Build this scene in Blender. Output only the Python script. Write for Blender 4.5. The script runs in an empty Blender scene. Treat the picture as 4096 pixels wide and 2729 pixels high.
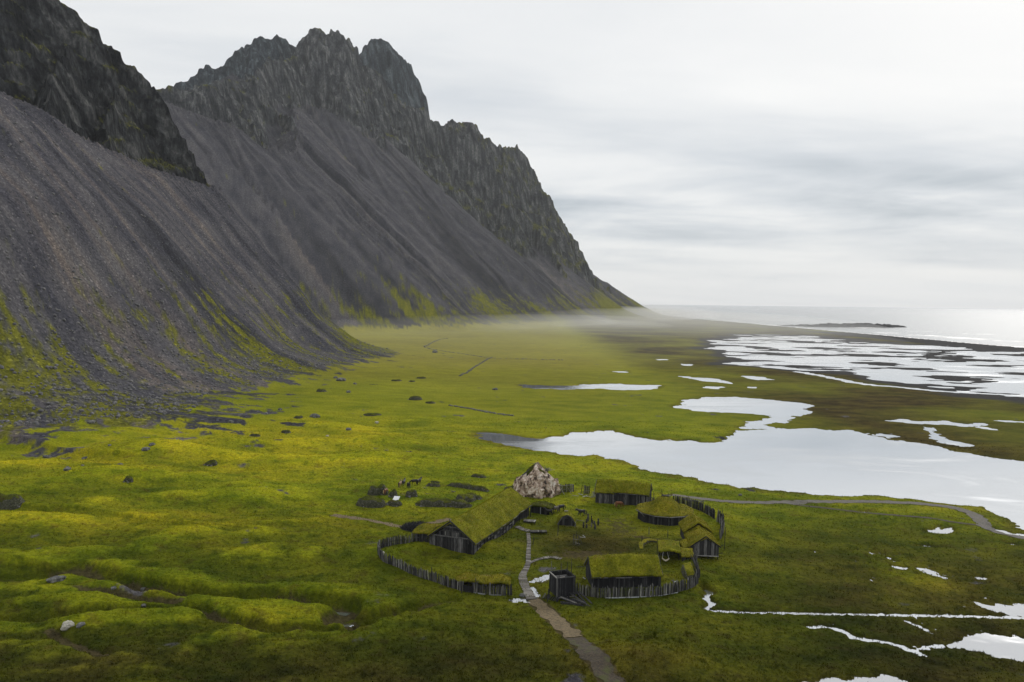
import bpy, bmesh, math, random
import numpy as np
from mathutils import Matrix, Vector, Euler

random.seed(7)
scene = bpy.context.scene
COL = scene.collection
R = math.radians

# ------------------------------------------------------------------ camera
F = 3184.0                       # focal length in photograph pixels (4096 wide)
CAM = np.array([0.0, 0.0, 48.0])
PITCH, ROLL = R(2.83), R(0.69)
_f = np.array([0, math.cos(PITCH), -math.sin(PITCH)])
_r0 = np.array([1.0, 0, 0])
_u0 = np.array([0, math.sin(PITCH), math.cos(PITCH)])
_rt = math.cos(ROLL) * _r0 + math.sin(ROLL) * _u0
_up = -math.sin(ROLL) * _r0 + math.cos(ROLL) * _u0
cam_data = bpy.data.cameras.new('camera')
cam_data.sensor_width = 36.0
cam_data.lens = F / 4096 * 36.0
cam_data.clip_start = 0.5
cam_data.clip_end = 90000.0
cam = bpy.data.objects.new('camera', cam_data)
COL.objects.link(cam)
cam.matrix_world = Matrix(((_rt[0], _up[0], -_f[0], CAM[0]), (_rt[1], _up[1], -_f[1], CAM[1]),
                           (_rt[2], _up[2], -_f[2], CAM[2]), (0, 0, 0, 1)))
scene.camera = cam

# ------------------------------------------------------------------ sky, sun, exposure
SUN_EL, SUN_AZ = R(31), R(34)    # azimuth clockwise from +Y (straight ahead)
world = bpy.data.worlds.new('World')
scene.world = world
world.use_nodes = True
SKYX, SKYA = 0.9, 5.0
def build_world():
    nt = world.node_tree; n = nt.nodes; l = nt.links
    n.clear()
    out = n.new('ShaderNodeOutputWorld')
    bg = n.new('ShaderNodeBackground')
    l.new(bg.outputs[0], out.inputs[0])
    sky = n.new('ShaderNodeTexSky'); sky.sky_type = 'NISHITA'; sky.sun_disc = False
    sky.sun_elevation = SUN_EL; sky.sun_rotation = SUN_AZ
    tc = n.new('ShaderNodeTexCoord')
    sep = n.new('ShaderNodeSeparateXYZ'); l.new(tc.outputs['Generated'], sep.inputs[0])
    def math_(op, a, b=None, c=None):
        m = n.new('ShaderNodeMath'); m.operation = op
        for i, v in enumerate((a, b, c)):
            if v is None: continue
            if isinstance(v, (int, float)): m.inputs[i].default_value = v
            else: l.new(v, m.inputs[i])
        return m.outputs[0]
    # the cloud deck: direction projected on a plane overhead, so bands flatten towards the horizon
    zc = math_('MAXIMUM', sep.outputs[2], 0.0)
    dn = math_('ADD', zc, 0.13)
    px = math_('DIVIDE', sep.outputs[0], dn); py = math_('DIVIDE', sep.outputs[1], dn)
    cmb = n.new('ShaderNodeCombineXYZ'); l.new(px, cmb.inputs[0]); l.new(py, cmb.inputs[1])
    mp = n.new('ShaderNodeMapping'); l.new(cmb.outputs[0], mp.inputs[0])
    mp.inputs['Rotation'].default_value = (0, 0, R(-38)); mp.inputs['Scale'].default_value = (0.26, 0.62, 1)
    mp.inputs['Location'].default_value = (SKYA, 1.7, 0)
    no = n.new('ShaderNodeTexNoise'); l.new(mp.outputs[0], no.inputs['Vector'])
    no.inputs['Scale'].default_value = 1.9; no.inputs['Detail'].default_value = 7.0
    no.inputs['Roughness'].default_value = 0.5; no.inputs['Distortion'].default_value = 0.35
    no2 = n.new('ShaderNodeTexNoise'); l.new(mp.outputs[0], no2.inputs['Vector'])
    no2.inputs['Scale'].default_value = 0.45; no2.inputs['Detail'].default_value = 3.0
    mixv = math_('ADD', math_('MULTIPLY', no.outputs[0], 0.55), math_('MULTIPLY', no2.outputs[0], 0.45))
    # long flat streaks low over the horizon
    mp2 = n.new('ShaderNodeMapping'); l.new(tc.outputs['Generated'], mp2.inputs[0]); mp2.inputs['Scale'].default_value = (2.2, 2.2, 13.0); mp2.inputs['Location'].default_value = (SKYX, 0.4, 0.3)
    st = n.new('ShaderNodeTexNoise'); l.new(mp2.outputs[0], st.inputs['Vector']); st.inputs['Scale'].default_value = 1.7; st.inputs['Detail'].default_value = 5.0; st.inputs['Roughness'].default_value = 0.58; st.inputs['Distortion'].default_value = 0.5
    def bell(c, w):
        d = math_('DIVIDE', math_('SUBTRACT', sep.outputs[2], c), w); return math_('POWER', 2.718, math_('MULTIPLY', math_('MULTIPLY', d, d), -1.0))
    # clouds thin out and brighten towards the hidden sun
    sd = (math.sin(SUN_AZ) * math.cos(SUN_EL), math.cos(SUN_AZ) * math.cos(SUN_EL), math.sin(SUN_EL))
    dot = n.new('ShaderNodeVectorMath'); dot.operation = 'DOT_PRODUCT'
    l.new(tc.outputs['Generated'], dot.inputs[0]); dot.inputs[1].default_value = sd
    glow = math_('POWER', math_('MAXIMUM', dot.outputs['Value'], 0.0), 6.0)
    v = math_('ADD', 0.64, math_('MULTIPLY', math_('SUBTRACT', mixv, 0.5), 2.4))
    v = math_('ADD', v, math_('MULTIPLY', glow, 0.16))
    v = math_('SUBTRACT', v, math_('MULTIPLY', bell(0.098, 0.072), math_('ADD', 0.16, math_('MULTIPLY', math_('SUBTRACT', st.outputs[0], 0.40), 1.3))))
    v = math_('ADD', v, math_('MULTIPLY', bell(0.026, 0.014), math_('MULTIPLY', math_('SUBTRACT', st.outputs[0], 0.42), 2.4)))
    ramp = n.new('ShaderNodeValToRGB'); l.new(v, ramp.inputs[0])
    e = ramp.color_ramp.elements
    e[0].position = 0.05; e[0].color = (0.43, 0.49, 0.55, 1)
    e[1].position = 0.88; e[1].color = (1.0, 1.0, 0.99, 1)
    m1 = ramp.color_ramp.elements.new(0.35); m1.color = (0.68, 0.72, 0.765, 1)
    m2 = ramp.color_ramp.elements.new(0.60); m2.color = (0.88, 0.895, 0.905, 1)
    sc = n.new('ShaderNodeVectorMath'); sc.operation = 'SCALE'
    l.new(sky.outputs[0], sc.inputs[0]); sc.inputs['Scale'].default_value = 0.08
    mix = n.new('ShaderNodeMixRGB'); mix.inputs[0].default_value = 0.93
    l.new(sc.outputs[0], mix.inputs[1]); l.new(ramp.outputs[0], mix.inputs[2])
    l.new(mix.outputs[0], bg.inputs[0]); bg.inputs[1].default_value = 1.0
build_world()
sun_data = bpy.data.lights.new('sun', 'SUN')
sun_data.energy = 1.5; sun_data.angle = R(10); sun_data.color = (1.0, 0.955, 0.89)
sun = bpy.data.objects.new('sun', sun_data); COL.objects.link(sun)
_sd = Vector((math.sin(SUN_AZ) * math.cos(SUN_EL), math.cos(SUN_AZ) * math.cos(SUN_EL), math.sin(SUN_EL)))
sun.rotation_euler = (-_sd).to_track_quat('-Z', 'Y').to_euler()
sun.location = (0, 0, 300)
vs = scene.view_settings
vs.view_transform = 'Standard'; vs.look = 'None'; vs.exposure = 0.0; vs.gamma = 1.0
vs.use_curve_mapping = False
scene.cycles.volume_step_rate = 4.0
scene.cycles.max_bounces = 5
scene.cycles.diffuse_bounces = 2
scene.cycles.glossy_bounces = 2
scene.cycles.volume_bounces = 1

# ------------------------------------------------------------------ photograph geometry
def ray(u, v):
    return _f * F + _rt * (u - 2048.0) - _up * (v - 1364.5)
def at_depth(u, v, Y):           # the point on the sight line at forward distance Y
    d = ray(u, v); return CAM + d * (Y / d[1])
def gp(u, v, z=0.0):             # the sight line meets the level z
    d = ray(u, v); t = (z - CAM[2]) / d[2]; return CAM + d * t
def project(p):
    q = np.asarray(p) - CAM
    w = q @ _f
    return 2048 + F * (q @ _rt) / w, 1364.5 - F * (q @ _up) / w

# ------------------------------------------------------------------ numpy noise
_rng = np.random.RandomState(11)
_perm = np.concatenate([_rng.permutation(256)] * 3).astype(np.int32)
_ga = _rng.rand(256) * 2 * np.pi
_g2 = np.stack([np.cos(_ga), np.sin(_ga)], 1).astype(np.float32)
_g3 = _rng.randn(256, 3); _g3 = (_g3 / np.linalg.norm(_g3, axis=1)[:, None]).astype(np.float32)
_g2x = np.ascontiguousarray(_g2[:, 0]); _g2y = np.ascontiguousarray(_g2[:, 1])
_hash2 = _perm[(_perm[np.arange(256)][:, None] + np.arange(256)[None]) & 255].astype(np.int32).ravel()
def perlin2(x, y):
    x = np.asarray(x, np.float32); y = np.asarray(y, np.float32)
    xi = np.floor(x); yi = np.floor(y)
    xf = x - xi; yf = y - yi
    xi = xi.astype(np.int32) & 255; yi = yi.astype(np.int32) & 255
    u = xf * xf * xf * (xf * (xf * 6 - 15) + 10); v = yf * yf * yf * (yf * (yf * 6 - 15) + 10)
    x1 = ((xi + 1) & 255) << 8; x0 = xi << 8; y1 = (yi + 1) & 255
    def g(k, dx, dy):
        h = np.take(_hash2, k); return np.take(_g2x, h) * dx + np.take(_g2y, h) * dy
    a = g(x0 + yi, xf, yf); b = g(x1 + yi, xf - 1, yf)
    c = g(x0 + y1, xf, yf - 1); d = g(x1 + y1, xf - 1, yf - 1)
    a += u * (b - a); c += u * (d - c)
    return (a + v * (c - a)) * 1.5
def perlin3(x, y, z):
    xi = np.floor(x); yi = np.floor(y); zi = np.floor(z)
    xf = (x - xi).astype(np.float32); yf = (y - yi).astype(np.float32); zf = (z - zi).astype(np.float32)
    xi = xi.astype(np.int64) & 255; yi = yi.astype(np.int64) & 255; zi = zi.astype(np.int64) & 255
    fa = lambda t: t * t * t * (t * (t * 6 - 15) + 10)
    u, v, w = fa(xf), fa(yf), fa(zf)
    def g(i, j, k):
        h = _perm[_perm[_perm[xi + i] + yi + j] + zi + k]; gr = _g3[h]
        return gr[..., 0] * (xf - i) + gr[..., 1] * (yf - j) + gr[..., 2] * (zf - k)
    def lerp(a, b, t): return a + t * (b - a)
    return 1.5 * lerp(lerp(lerp(g(0,0,0), g(1,0,0), u), lerp(g(0,1,0), g(1,1,0), u), v),
                      lerp(lerp(g(0,0,1), g(1,0,1), u), lerp(g(0,1,1), g(1,1,1), u), v), w)
def fbm2(x, y, scale, octaves=3, gain=0.5, seed=0.0):
    s = 0; a = 1.0; f = 1.0 / scale
    for o in range(octaves):
        s = s + a * perlin2(x * f + seed + o * 17.3, y * f + seed * 1.7 + o * 9.1)
        a *= gain; f *= 2.03
    return s
def ss(a, b, x):
    t = np.clip((x - a) / (b - a), 0, 1); return t * t * (3 - 2 * t)

# ------------------------------------------------------------------ polylines and polygons in plan
def plan(pts, z=-1.0):
    return np.array([gp(u, v, z)[:2] for u, v in pts])
def seg_dist(x, y, P, closed=False):
    """distance to a polyline and the arc position of the nearest point"""
    best = np.full(x.shape, 1e9); pos = np.zeros(x.shape); acc = 0.0
    n = len(P); m = n if closed else n - 1
    for i in range(m):
        a = P[i]; b = P[(i + 1) % n]; d = b - a; L = math.hypot(*d) + 1e-9
        t = np.clip(((x - a[0]) * d[0] + (y - a[1]) * d[1]) / (L * L), 0, 1)
        dd = np.hypot(x - a[0] - t * d[0], y - a[1] - t * d[1])
        k = dd < best
        best = np.where(k, dd, best); pos = np.where(k, acc + t * L, pos); acc += L
    return best, pos
def inside(x, y, P):
    r = np.zeros(x.shape, bool); n = len(P)
    for i in range(n):
        a = P[i]; b = P[(i + 1) % n]
        if a[1] == b[1]: continue
        c = ((a[1] > y) != (b[1] > y)) & (x < (b[0] - a[0]) * (y - a[1]) / (b[1] - a[1]) + a[0])
        r ^= c
    return r
def sdf(x, y, P):                # negative inside
    d, _ = seg_dist(x, y, P, True)
    return np.where(inside(x, y, P), -d, d)
def smooth_line(P, n=6):         # Catmull-Rom
    P = np.asarray(P, float); Q = np.vstack([2 * P[0] - P[1], P, 2 * P[-1] - P[-2]]); o = []
    for i in range(1, len(Q) - 2):
        for t in np.linspace(0, 1, n, endpoint=False):
            a, b, c, d = Q[i - 1], Q[i], Q[i + 1], Q[i + 2]
            o.append(0.5 * (2 * b + (c - a) * t + (2 * a - 5 * b + 4 * c - d) * t * t + (3 * b - a - 3 * c + d) * t ** 3))
    o.append(P[-1]); return np.array(o)

ZW = -1.0                        # level of the standing water
LAGOON = plan([(1889,1730),(1930,1752),(1967,1772),(2050,1785),(2141,1802),(2230,1812),(2300,1825),(2376,1821),(2453,1840),(2605,1881),(2788,1921),
  (2949,1947),(3116,1963),(3254,1978),(3399,1984),(3521,1983),(3650,1999),(3719,2004),(3826,2012),(3940,2037),(4017,2066),(4060,2090),(4093,2112),(4300,2210),(4700,2330),
  (5200,2200),(5200,1950),(4500,1890),(4093,1850),(3979,1830),(3826,1807),(3712,1777),(3597,1765),(3506,1746),(3406,1723),(3254,1716),(3063,1715),
  (2941,1724),(2918,1753),(2865,1772),(2796,1777),(2758,1764),(2666,1760),(2529,1749),(2453,1724),(2300,1730),(2240,1745),(2167,1757),(2089,1749),(1960,1733)], ZW)
POND = plan([(2708,1629),(2750,1600),(2826,1589),(2948,1589),(3093,1600),(3200,1612),(3254,1623),(3223,1638),(3238,1650),(3200,1665),
  (3116,1663),(3025,1657),(2872,1650),(2773,1642)], ZW)
INLET = plan([(2965,1716),(2990,1688),(3050,1683),(3110,1655),(3190,1655),(3160,1688),(3060,1700),(3110,1720)], ZW)
POOL = plan([(2063,1540),(2160,1541),(2263,1546),(2340,1538),(2437,1535),(2540,1540),(2646,1541),(2628,1555),(2489,1561),(2400,1556),(2263,1558),(2150,1555),(2089,1549)], ZW)
POOLS = [plan(p, ZW) for p in (
  [(2714,1504),(2780,1510),(2850,1514),(2905,1526),(2925,1535),(2860,1529),(2780,1521)],
  [(2958,1502),(3010,1505),(3060,1511),(3095,1519),(3030,1521),(2985,1512)],
  [(2830,1545),(2900,1548),(2870,1556),(2810,1552)], [(2630,1437),(2668,1437),(2668,1441),(2630,1441)],
  [(2720,1456),(2765,1457),(2765,1464),(2725,1463)], [(2990,1549),(3030,1549),(3030,1553),(2990,1553)],
  [(3536,1684),(3600,1679),(3690,1686),(3780,1683),(3870,1698),(3930,1694),(3925,1706),(3850,1707),(3760,1698),(3640,1695)],
  [(3690,1708),(3740,1712),(3745,1738),(3790,1757),(3900,1785),(3850,1792),(3770,1775),(3715,1752)],
  [(3500,1735),(3580,1737),(3600,1752),(3540,1757)], [(3960,1680),(4096,1688),(4200,1695),(4096,1693)],
  [(3900,1698),(3990,1720),(3900,1716)], [(2455,1487),(2500,1484),(2510,1489),(2470,1491)])]
TIDAL = plan([(2800,1392),(2830,1378),(2890,1360),(2949,1338),(3216,1341),(3597,1377),(4096,1402),(5400,1470),(5400,1760),(4500,1640),(4096,1592),(3979,1585),(3826,1558),
  (3635,1541),(3444,1503),(3216,1488),(3101,1472),(2949,1461),(2979,1434),(2857,1404)], ZW)
COAST = plan([(2610,1262),(2680,1283),(2780,1298),(2860,1312),(2949,1326),(3216,1333),(3597,1366),(4096,1393),(5400,1455)], -1.2)   # beach front, land side to the right when walking back
SPIT = plan([(2560,1262),(2640,1272),(2720,1283),(2830,1293),(2960,1300),(3100,1303),(3250,1307),(3400,1309),(3540,1310),(3600,1309)], -1.2)
PUDDLES = [plan(p, ZW) for p in (
  [(3850,2545),(3950,2530),(4096,2555),(4400,2580),(4400,2690),(4096,2645),(4000,2632),(3900,2605),(3800,2592)],
  [(3890,2403),(3960,2420),(4096,2413),(4300,2420),(4300,2475),(4096,2466),(4020,2455),(3920,2430)],
  [(3200,2735),(3300,2712),(3420,2712),(3540,2700),(3640,2722),(3700,2745),(3500,2735),(3350,2750)],
  [(3702,2128),(3745,2112),(3750,2103),(3765,2116),(3805,2108),(3818,2132),(3780,2137),(3740,2135)],
  [(3438,2046),(3480,2045),(3495,2049),(3450,2052)], [(3165,2016),(3205,2015),(3210,2019),(3170,2019)],
  [(3955,2108),(4000,2120),(4050,2132),(4096,2137),(4300,2160),(4300,2166),(4096,2143),(4030,2138),(3965,2118)],
  [(4020,2170),(4060,2175),(4070,2183),(4030,2178)],
  [(3545,2228),(3575,2236),(3583,2248),(3560,2246)], [(3570,2262),(3625,2272),(3625,2282),(3575,2272)],
  [(3700,2270),(3790,2310),(3785,2318),(3700,2290)], [(3480,2210),(3500,2214),(3490,2220)], [(3480,2320),(3495,2310),(3490,2325)],
  [(3660,2185),(3720,2183),(3765,2188),(3730,2192)], [(3640,2262),(3680,2272),(3720,2280),(3680,2282)],
  [(3885,2305),(3950,2312),(3945,2320),(3905,2315)])]
HIGH_PUDDLES = [plan(p, 0.1) for p in (
  [(2120,2330),(2140,2316),(2165,2308),(2200,2299),(2212,2316),(2172,2327),(2142,2330)],
  [(2124,2348),(2137,2350),(2152,2373),(2156,2390),(2142,2388),(2130,2368)],
  [(2040,2402),(2075,2396),(2108,2400),(2116,2410),(2090,2408),(2060,2410)])]
HIGH_LEVELS = []
DITCH = smooth_line(plan([(2815,2360),(2838,2372),(2826,2395),(2848,2418),(2828,2440),(2880,2444),(2960,2449),(3100,2452),(3400,2458),(3700,2463),(4096,2472),(4600,2484)], ZW))
STREAM = smooth_line(plan([(3240,2508),(3300,2510),(3370,2526),(3430,2556),(3520,2566),(3600,2583),(3650,2603),(3720,2588),(3830,2580),(3950,2575)], ZW))
BRANCH = smooth_line(plan([(3622,2484),(3680,2508),(3735,2535)], ZW))
TAIL = smooth_line(plan([(3640,2600),(3670,2612),(3700,2625)], ZW))
RIVER = smooth_line(plan([(3190,1487),(3292,1505),(3444,1535),(3597,1549),(3750,1564),(3979,1577),(4200,1590)], ZW))

# ------------------------------------------------------------------ meadow relief
GULLY = [  # (plan line, half width, depth)
  (smooth_line(plan([(330,2270),(450,2300),(640,2325),(840,2352),(1000,2350),(1160,2362),(1300,2380),(1390,2392),(1395,2408),(1320,2425),(1400,2450),(1440,2467)], 0.6)), 2.4, 2.4),
  (smooth_line(plan([(-200,2462),(0,2452),(200,2446),(400,2430),(560,2417),(780,2416),(870,2445),(1000,2480),(1080,2497),(1200,2490),(1380,2496),(1440,2467),(1560,2440),(1700,2408),(1810,2392)], 0.4)), 1.5, 1.6),
  (smooth_line(plan([(-100,2300),(120,2290),(300,2262),(390,2285)], 0.6)), 2.6, 1.5),
  (smooth_line(plan([(200,2510),(330,2570),(420,2610)], 0.4)), 1.5, 0.7),
  (smooth_line(plan([(300,2340),(560,2365),(720,2380)], 0.6)), 1.3, 0.9),
]
# low terrace edges: the meadow steps down towards the viewer along these lines
TERRACE = [
  (smooth_line(plan([(-300,2005),(100,2030),(330,2035),(640,2078),(1000,2113),(1200,2150)], 1.0)), 1.5, 9.0),
  (smooth_line(plan([(-300,2215),(0,2245),(330,2275),(640,2320),(860,2345)], 0.6)), 1.3, 6.0),
  (smooth_line(plan([(-200,1760),(0,1775),(250,1810),(420,1830),(640,1860)], 1.6)), 2.6, 16.0),
  (smooth_line(plan([(300,2340),(560,2362),(800,2388)], 0.6)), 0.7, 3.0),
]
MOUNDS = [  # u, v, height, radius along x, radius along y
  (690,1830,2.2,16,8),(860,1850,2.2,13,7),(1030,1790,1.4,20,8),(1550,1850,2.4,26,9),(1480,1780,1.6,18,9),(250,2100,1.1,17,5),(760,2140,1.2,16,5),
  (1300,1960,0.9,14,6),(1550,2230,1.0,7,4),(1700,2195,0.9,8,3.5),(1980,2190,0.9,6,5),(2560,2640,1.5,8,5),(2080,2095,0.7,4,5),
  (1150,2220,0.8,12,5),(900,2000,0.8,22,7),(500,1930,1.5,22,8),(2760,2260,1.1,2.2,9),(2905,2140,0.8,2.0,10)]
_MD = [(gp(u, v, 0.3)[:2], h, rx, ry) for u, v, h, rx, ry in MOUNDS]

def near_poly(x, y, P, pad):
    return (x > P[:, 0].min() - pad) & (x < P[:, 0].max() + pad) & (y > P[:, 1].min() - pad) & (y < P[:, 1].max() + pad)

def meadow(x, y, detail=True):
    """height of the plain: meadow, marsh, gullies, shores; also masks"""
    x = np.asarray(x, float); y = np.asarray(y, float)
    dl = -((x - 34) * .69 + (y - 237) * .72)
    left = ss(-15, -150, x)
    rise = ss(2, 30, dl) * (1 - ss(40, 62, x)) * (1 - ss(24, 36, x) * ss(140, 131, y))
    h = -0.62 + 0.85 * rise + 2.6 * left * ss(90, 200, y) * (1 - 0.7 * ss(420, 700, y))
    amp = 0.12 + 1.25 * ss(0, -60, x) * (1 - 0.75 * ss(260, 420, y))
    h = h + amp * fbm2(x, y * 1.6, 42.0, 3, 0.5, 3.3)
    hum = fbm2(x * 0.55, y * 1.9, 17.0, 2, 0.5, 23.0); h = h + 0.42 * ss(-20, -70, x) * (1 - ss(260, 420, y)) * (0.35 - np.abs(hum)) * 1.6
    if detail:
        r = np.hypot(x, y)
        k = 1 - ss(260, 420, r)
        h = h + k * (0.10 + 0.14 * (amp > 0.4)) * fbm2(x, y, 7.0, 3, 0.5, 8.1) + (1 - ss(140, 240, r)) * 0.07 * fbm2(x, y, 1.3, 2, 0.5, 1.1)
    for P, h_, rx, ry in _MD:
        d2 = ((x - P[0]) / rx) ** 2 + ((y - P[1]) / ry) ** 2
        h = h + h_ * np.exp(-d2 * 1.2)
    for P, dz, w in TERRACE:
        m = near_poly(x, y, P, 3.5 * w)
        if not m.any(): continue
        d, s = seg_dist(x[m], y[m], P)
        # side: towards the viewer is down
        tot = np.sum(np.hypot(*np.diff(P, axis=0).T))
        ip = np.interp(x[m], P[:, 0], P[:, 1])
        side = np.sign(ip - y[m])
        d = d + 1.2 * perlin2(x[m] / 9, y[m] / 9)
        fade = ss(0, 0.18 * tot, s) * ss(tot, 0.8 * tot, s)
        prof = np.where(side > 0, -np.exp(-np.maximum(d, 0) / (0.5 * w)) * 0.75, np.exp(-(np.maximum(d, 0) / w) ** 2) * 0.25 - 0.0)
        prof = np.where(side > 0, -0.75 * ss(-0.25 * w, 0.35 * w, d) * np.exp(-np.maximum(d, 0) / (1.6 * w)) + 0.25 * (1 - ss(-0.25 * w, 0.35 * w, d)), 0.25 * np.exp(-(np.maximum(d, 0) / w) ** 2))
        h[m] += dz * prof * fade
    for P, w, dz in GULLY:
        m = near_poly(x, y, P, 5 * w)
        if not m.any(): continue
        d, s = seg_dist(x[m], y[m], P)
        d = d + 0.6 * w * perlin2(x[m] / (2.2 * w), y[m] / (2.2 * w))
        tot = np.sum(np.hypot(*np.diff(P, axis=0).T))
        fade = ss(0, 0.1 * tot, s) * (0.5 + 0.5 * ss(tot, 0.9 * tot, s))
        h[m] -= dz * fade * (1 - ss(0.35 * w, 1.35 * w, d))
    return h

def carve_water(x, y, h):
    """lower the ground under every sheet of standing water; returns height and black-sand mask"""
    sand = np.zeros(x.shape); wet = np.zeros(x.shape)
    r = np.hypot(x, y)
    def poly(P, rag, shore, deep=0.7):
        m = near_poly(x, y, P, shore * 3 + rag * 3)
        if not m.any(): return
        xm, ym = x[m], y[m]
        d = sdf(xm, ym, P) + rag * fbm2(xm, ym, rag * 3.2, 3, 0.55, 4.4)
        hm = h[m]
        out = ZW + 0.05 + (hm - ZW - 0.05) * ss(0, shore, d)
        hm = np.where(d < 0, ZW - np.minimum(deep, 0.02 - d * 0.12), np.where(hm > ZW, out, hm))
        h[m] = hm
        wet[m] = np.maximum(wet[m], 1 - ss(0, shore * 0.7, d))
    def line(P, w, rag, shore):
        m = near_poly(x, y, P, shore * 3 + w * 3)
        if not m.any(): return
        d, s = seg_dist(x[m], y[m], P)
        d = d - w + rag * fbm2(x[m], y[m], rag * 3.0, 2, 0.6, 2.2)
        hm = h[m]
        hm = np.where(d < 0, ZW - np.minimum(0.4, 0.04 - d * 0.3), np.where(hm > ZW, ZW + 0.03 + (hm - ZW - 0.03) * ss(0, shore, d), hm))
        h[m] = hm
        wet[m] = np.maximum(wet[m], 1 - ss(0, shore, d))
    # tidal flat: bars of black sand in a film of water
    m = near_poly(x, y, TIDAL, 80)
    if m.any():
        xm, ym = x[m], y[m]
        d = sdf(xm, ym, TIDAL) + 22 * fbm2(xm, ym, 70, 3, 0.5, 6.6)
        dc, _ = seg_dist(xm, ym, COAST)
        n = fbm2(xm * 0.6 + 40, ym, 46, 4, 0.55, 12.2) + 0.35 * fbm2(xm * 0.4, ym, 160, 2, 0.5, 2.0)
        bias = -0.33 + 0.62 * np.exp(-dc / 170)
        bars = ZW + 0.16 * np.clip((n + bias) * 2.2, -2, 1.0) + 0.10 * (n + bias)
        k = ss(12, -14, d)
        h[m] = h[m] * (1 - k) + bars * k
        sand[m] = np.maximum(sand[m], ss(25, 5, d))
    # the sea front
    dc, _ = seg_dist(x, y, COAST)
    cy = np.interp(x, COAST[:, 0][np.argsort(COAST[:, 0])], COAST[:, 1][np.argsort(COAST[:, 0])])
    seaward = (y > cy) & (x > COAST[0, 0] - 60)
    sgn = np.where(seaward, dc, -dc)
    beach = ss(-110, -30, sgn)
    near_c = (x > COAST[0, 0] - 30)
    hb = 0.45 * np.exp(-((sgn + 30) / 20) ** 2) - 1.12 + 0.1 * fbm2(x, y, 60, 2)
    kk = np.where(near_c, ss(-75, -45, sgn), 0)
    h[:] = h * (1 - kk) + hb * kk
    h[:] = np.where(near_c & (sgn > -8), np.minimum(h, -1.05 - np.clip((sgn + 8) * 0.03, 0, 2.5)), h)
    sand[:] = np.maximum(sand, np.where(near_c, ss(-120, -90, sgn), 0))
    poly(LAGOON, 2.6, 7.0); poly(POND, 3.0, 9.0); poly(INLET, 2.6, 6.0); poly(POOL, 3.0, 8.0)
    for P in POOLS: poly(P, 2.8, 8.0)
    for P in PUDDLES: poly(P, 0.6, 1.6, 0.25)
    for k, P in enumerate(HIGH_PUDDLES):
        if len(HIGH_LEVELS) <= k: HIGH_LEVELS.append(float(meadow(P[:, 0], P[:, 1], False).min()) - 0.10)
        m = near_poly(x, y, P, 4)
        if not m.any(): continue
        d = sdf(x[m], y[m], P) + 0.35 * fbm2(x[m], y[m], 1.3, 2, 0.6, 4.4); L = HIGH_LEVELS[k]
        h[m] = np.where(d < 0, L - 0.12, L + 0.04 + (h[m] - L - 0.04) * ss(0, 2.2, d)); wet[m] = np.maximum(wet[m], 0.8 * (1 - ss(0, 1.5, d)))
    line(RIVER, 3.4, 2.2, 8.0)
    line(DITCH, 0.52, 0.34, 0.9); line(STREAM, 0.5, 0.5, 1.2); line(BRANCH, 0.4, 0.45, 1.0); line(TAIL, 0.5, 0.4, 1.0)
    # boggy ground with broken specks of water
    for (u, v, rx, ry) in ((3560,2225,9,4),(3700,2290,10,4),(3330,2210,5,3),(3980,2380,8,5),(3900,2430,9,4),(2640,2590,4,4),(3600,2520,10,4),(3800,2470,8,3),(3480,2500,7,3),(4000,2600,12,7),(3450,2240,8,4)):
        c = gp(u, v, ZW)
        d2 = ((x - c[0]) / rx) ** 2 + ((y - c[1]) / ry) ** 2
        m = d2 < 4
        if not m.any(): continue
        n = fbm2(x[m], y[m], 1.9, 3, 0.6, 7.7) - 0.45 - 0.35 * d2[m]
        h[m] = np.where(n > -0.15, h[m] + (ZW - 0.03 - h[m]) * ss(-0.15, 0.1, n), h[m])
        wet[m] = np.maximum(wet[m], ss(-0.5, 0.1, n))
    return h, sand, wet

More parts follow.
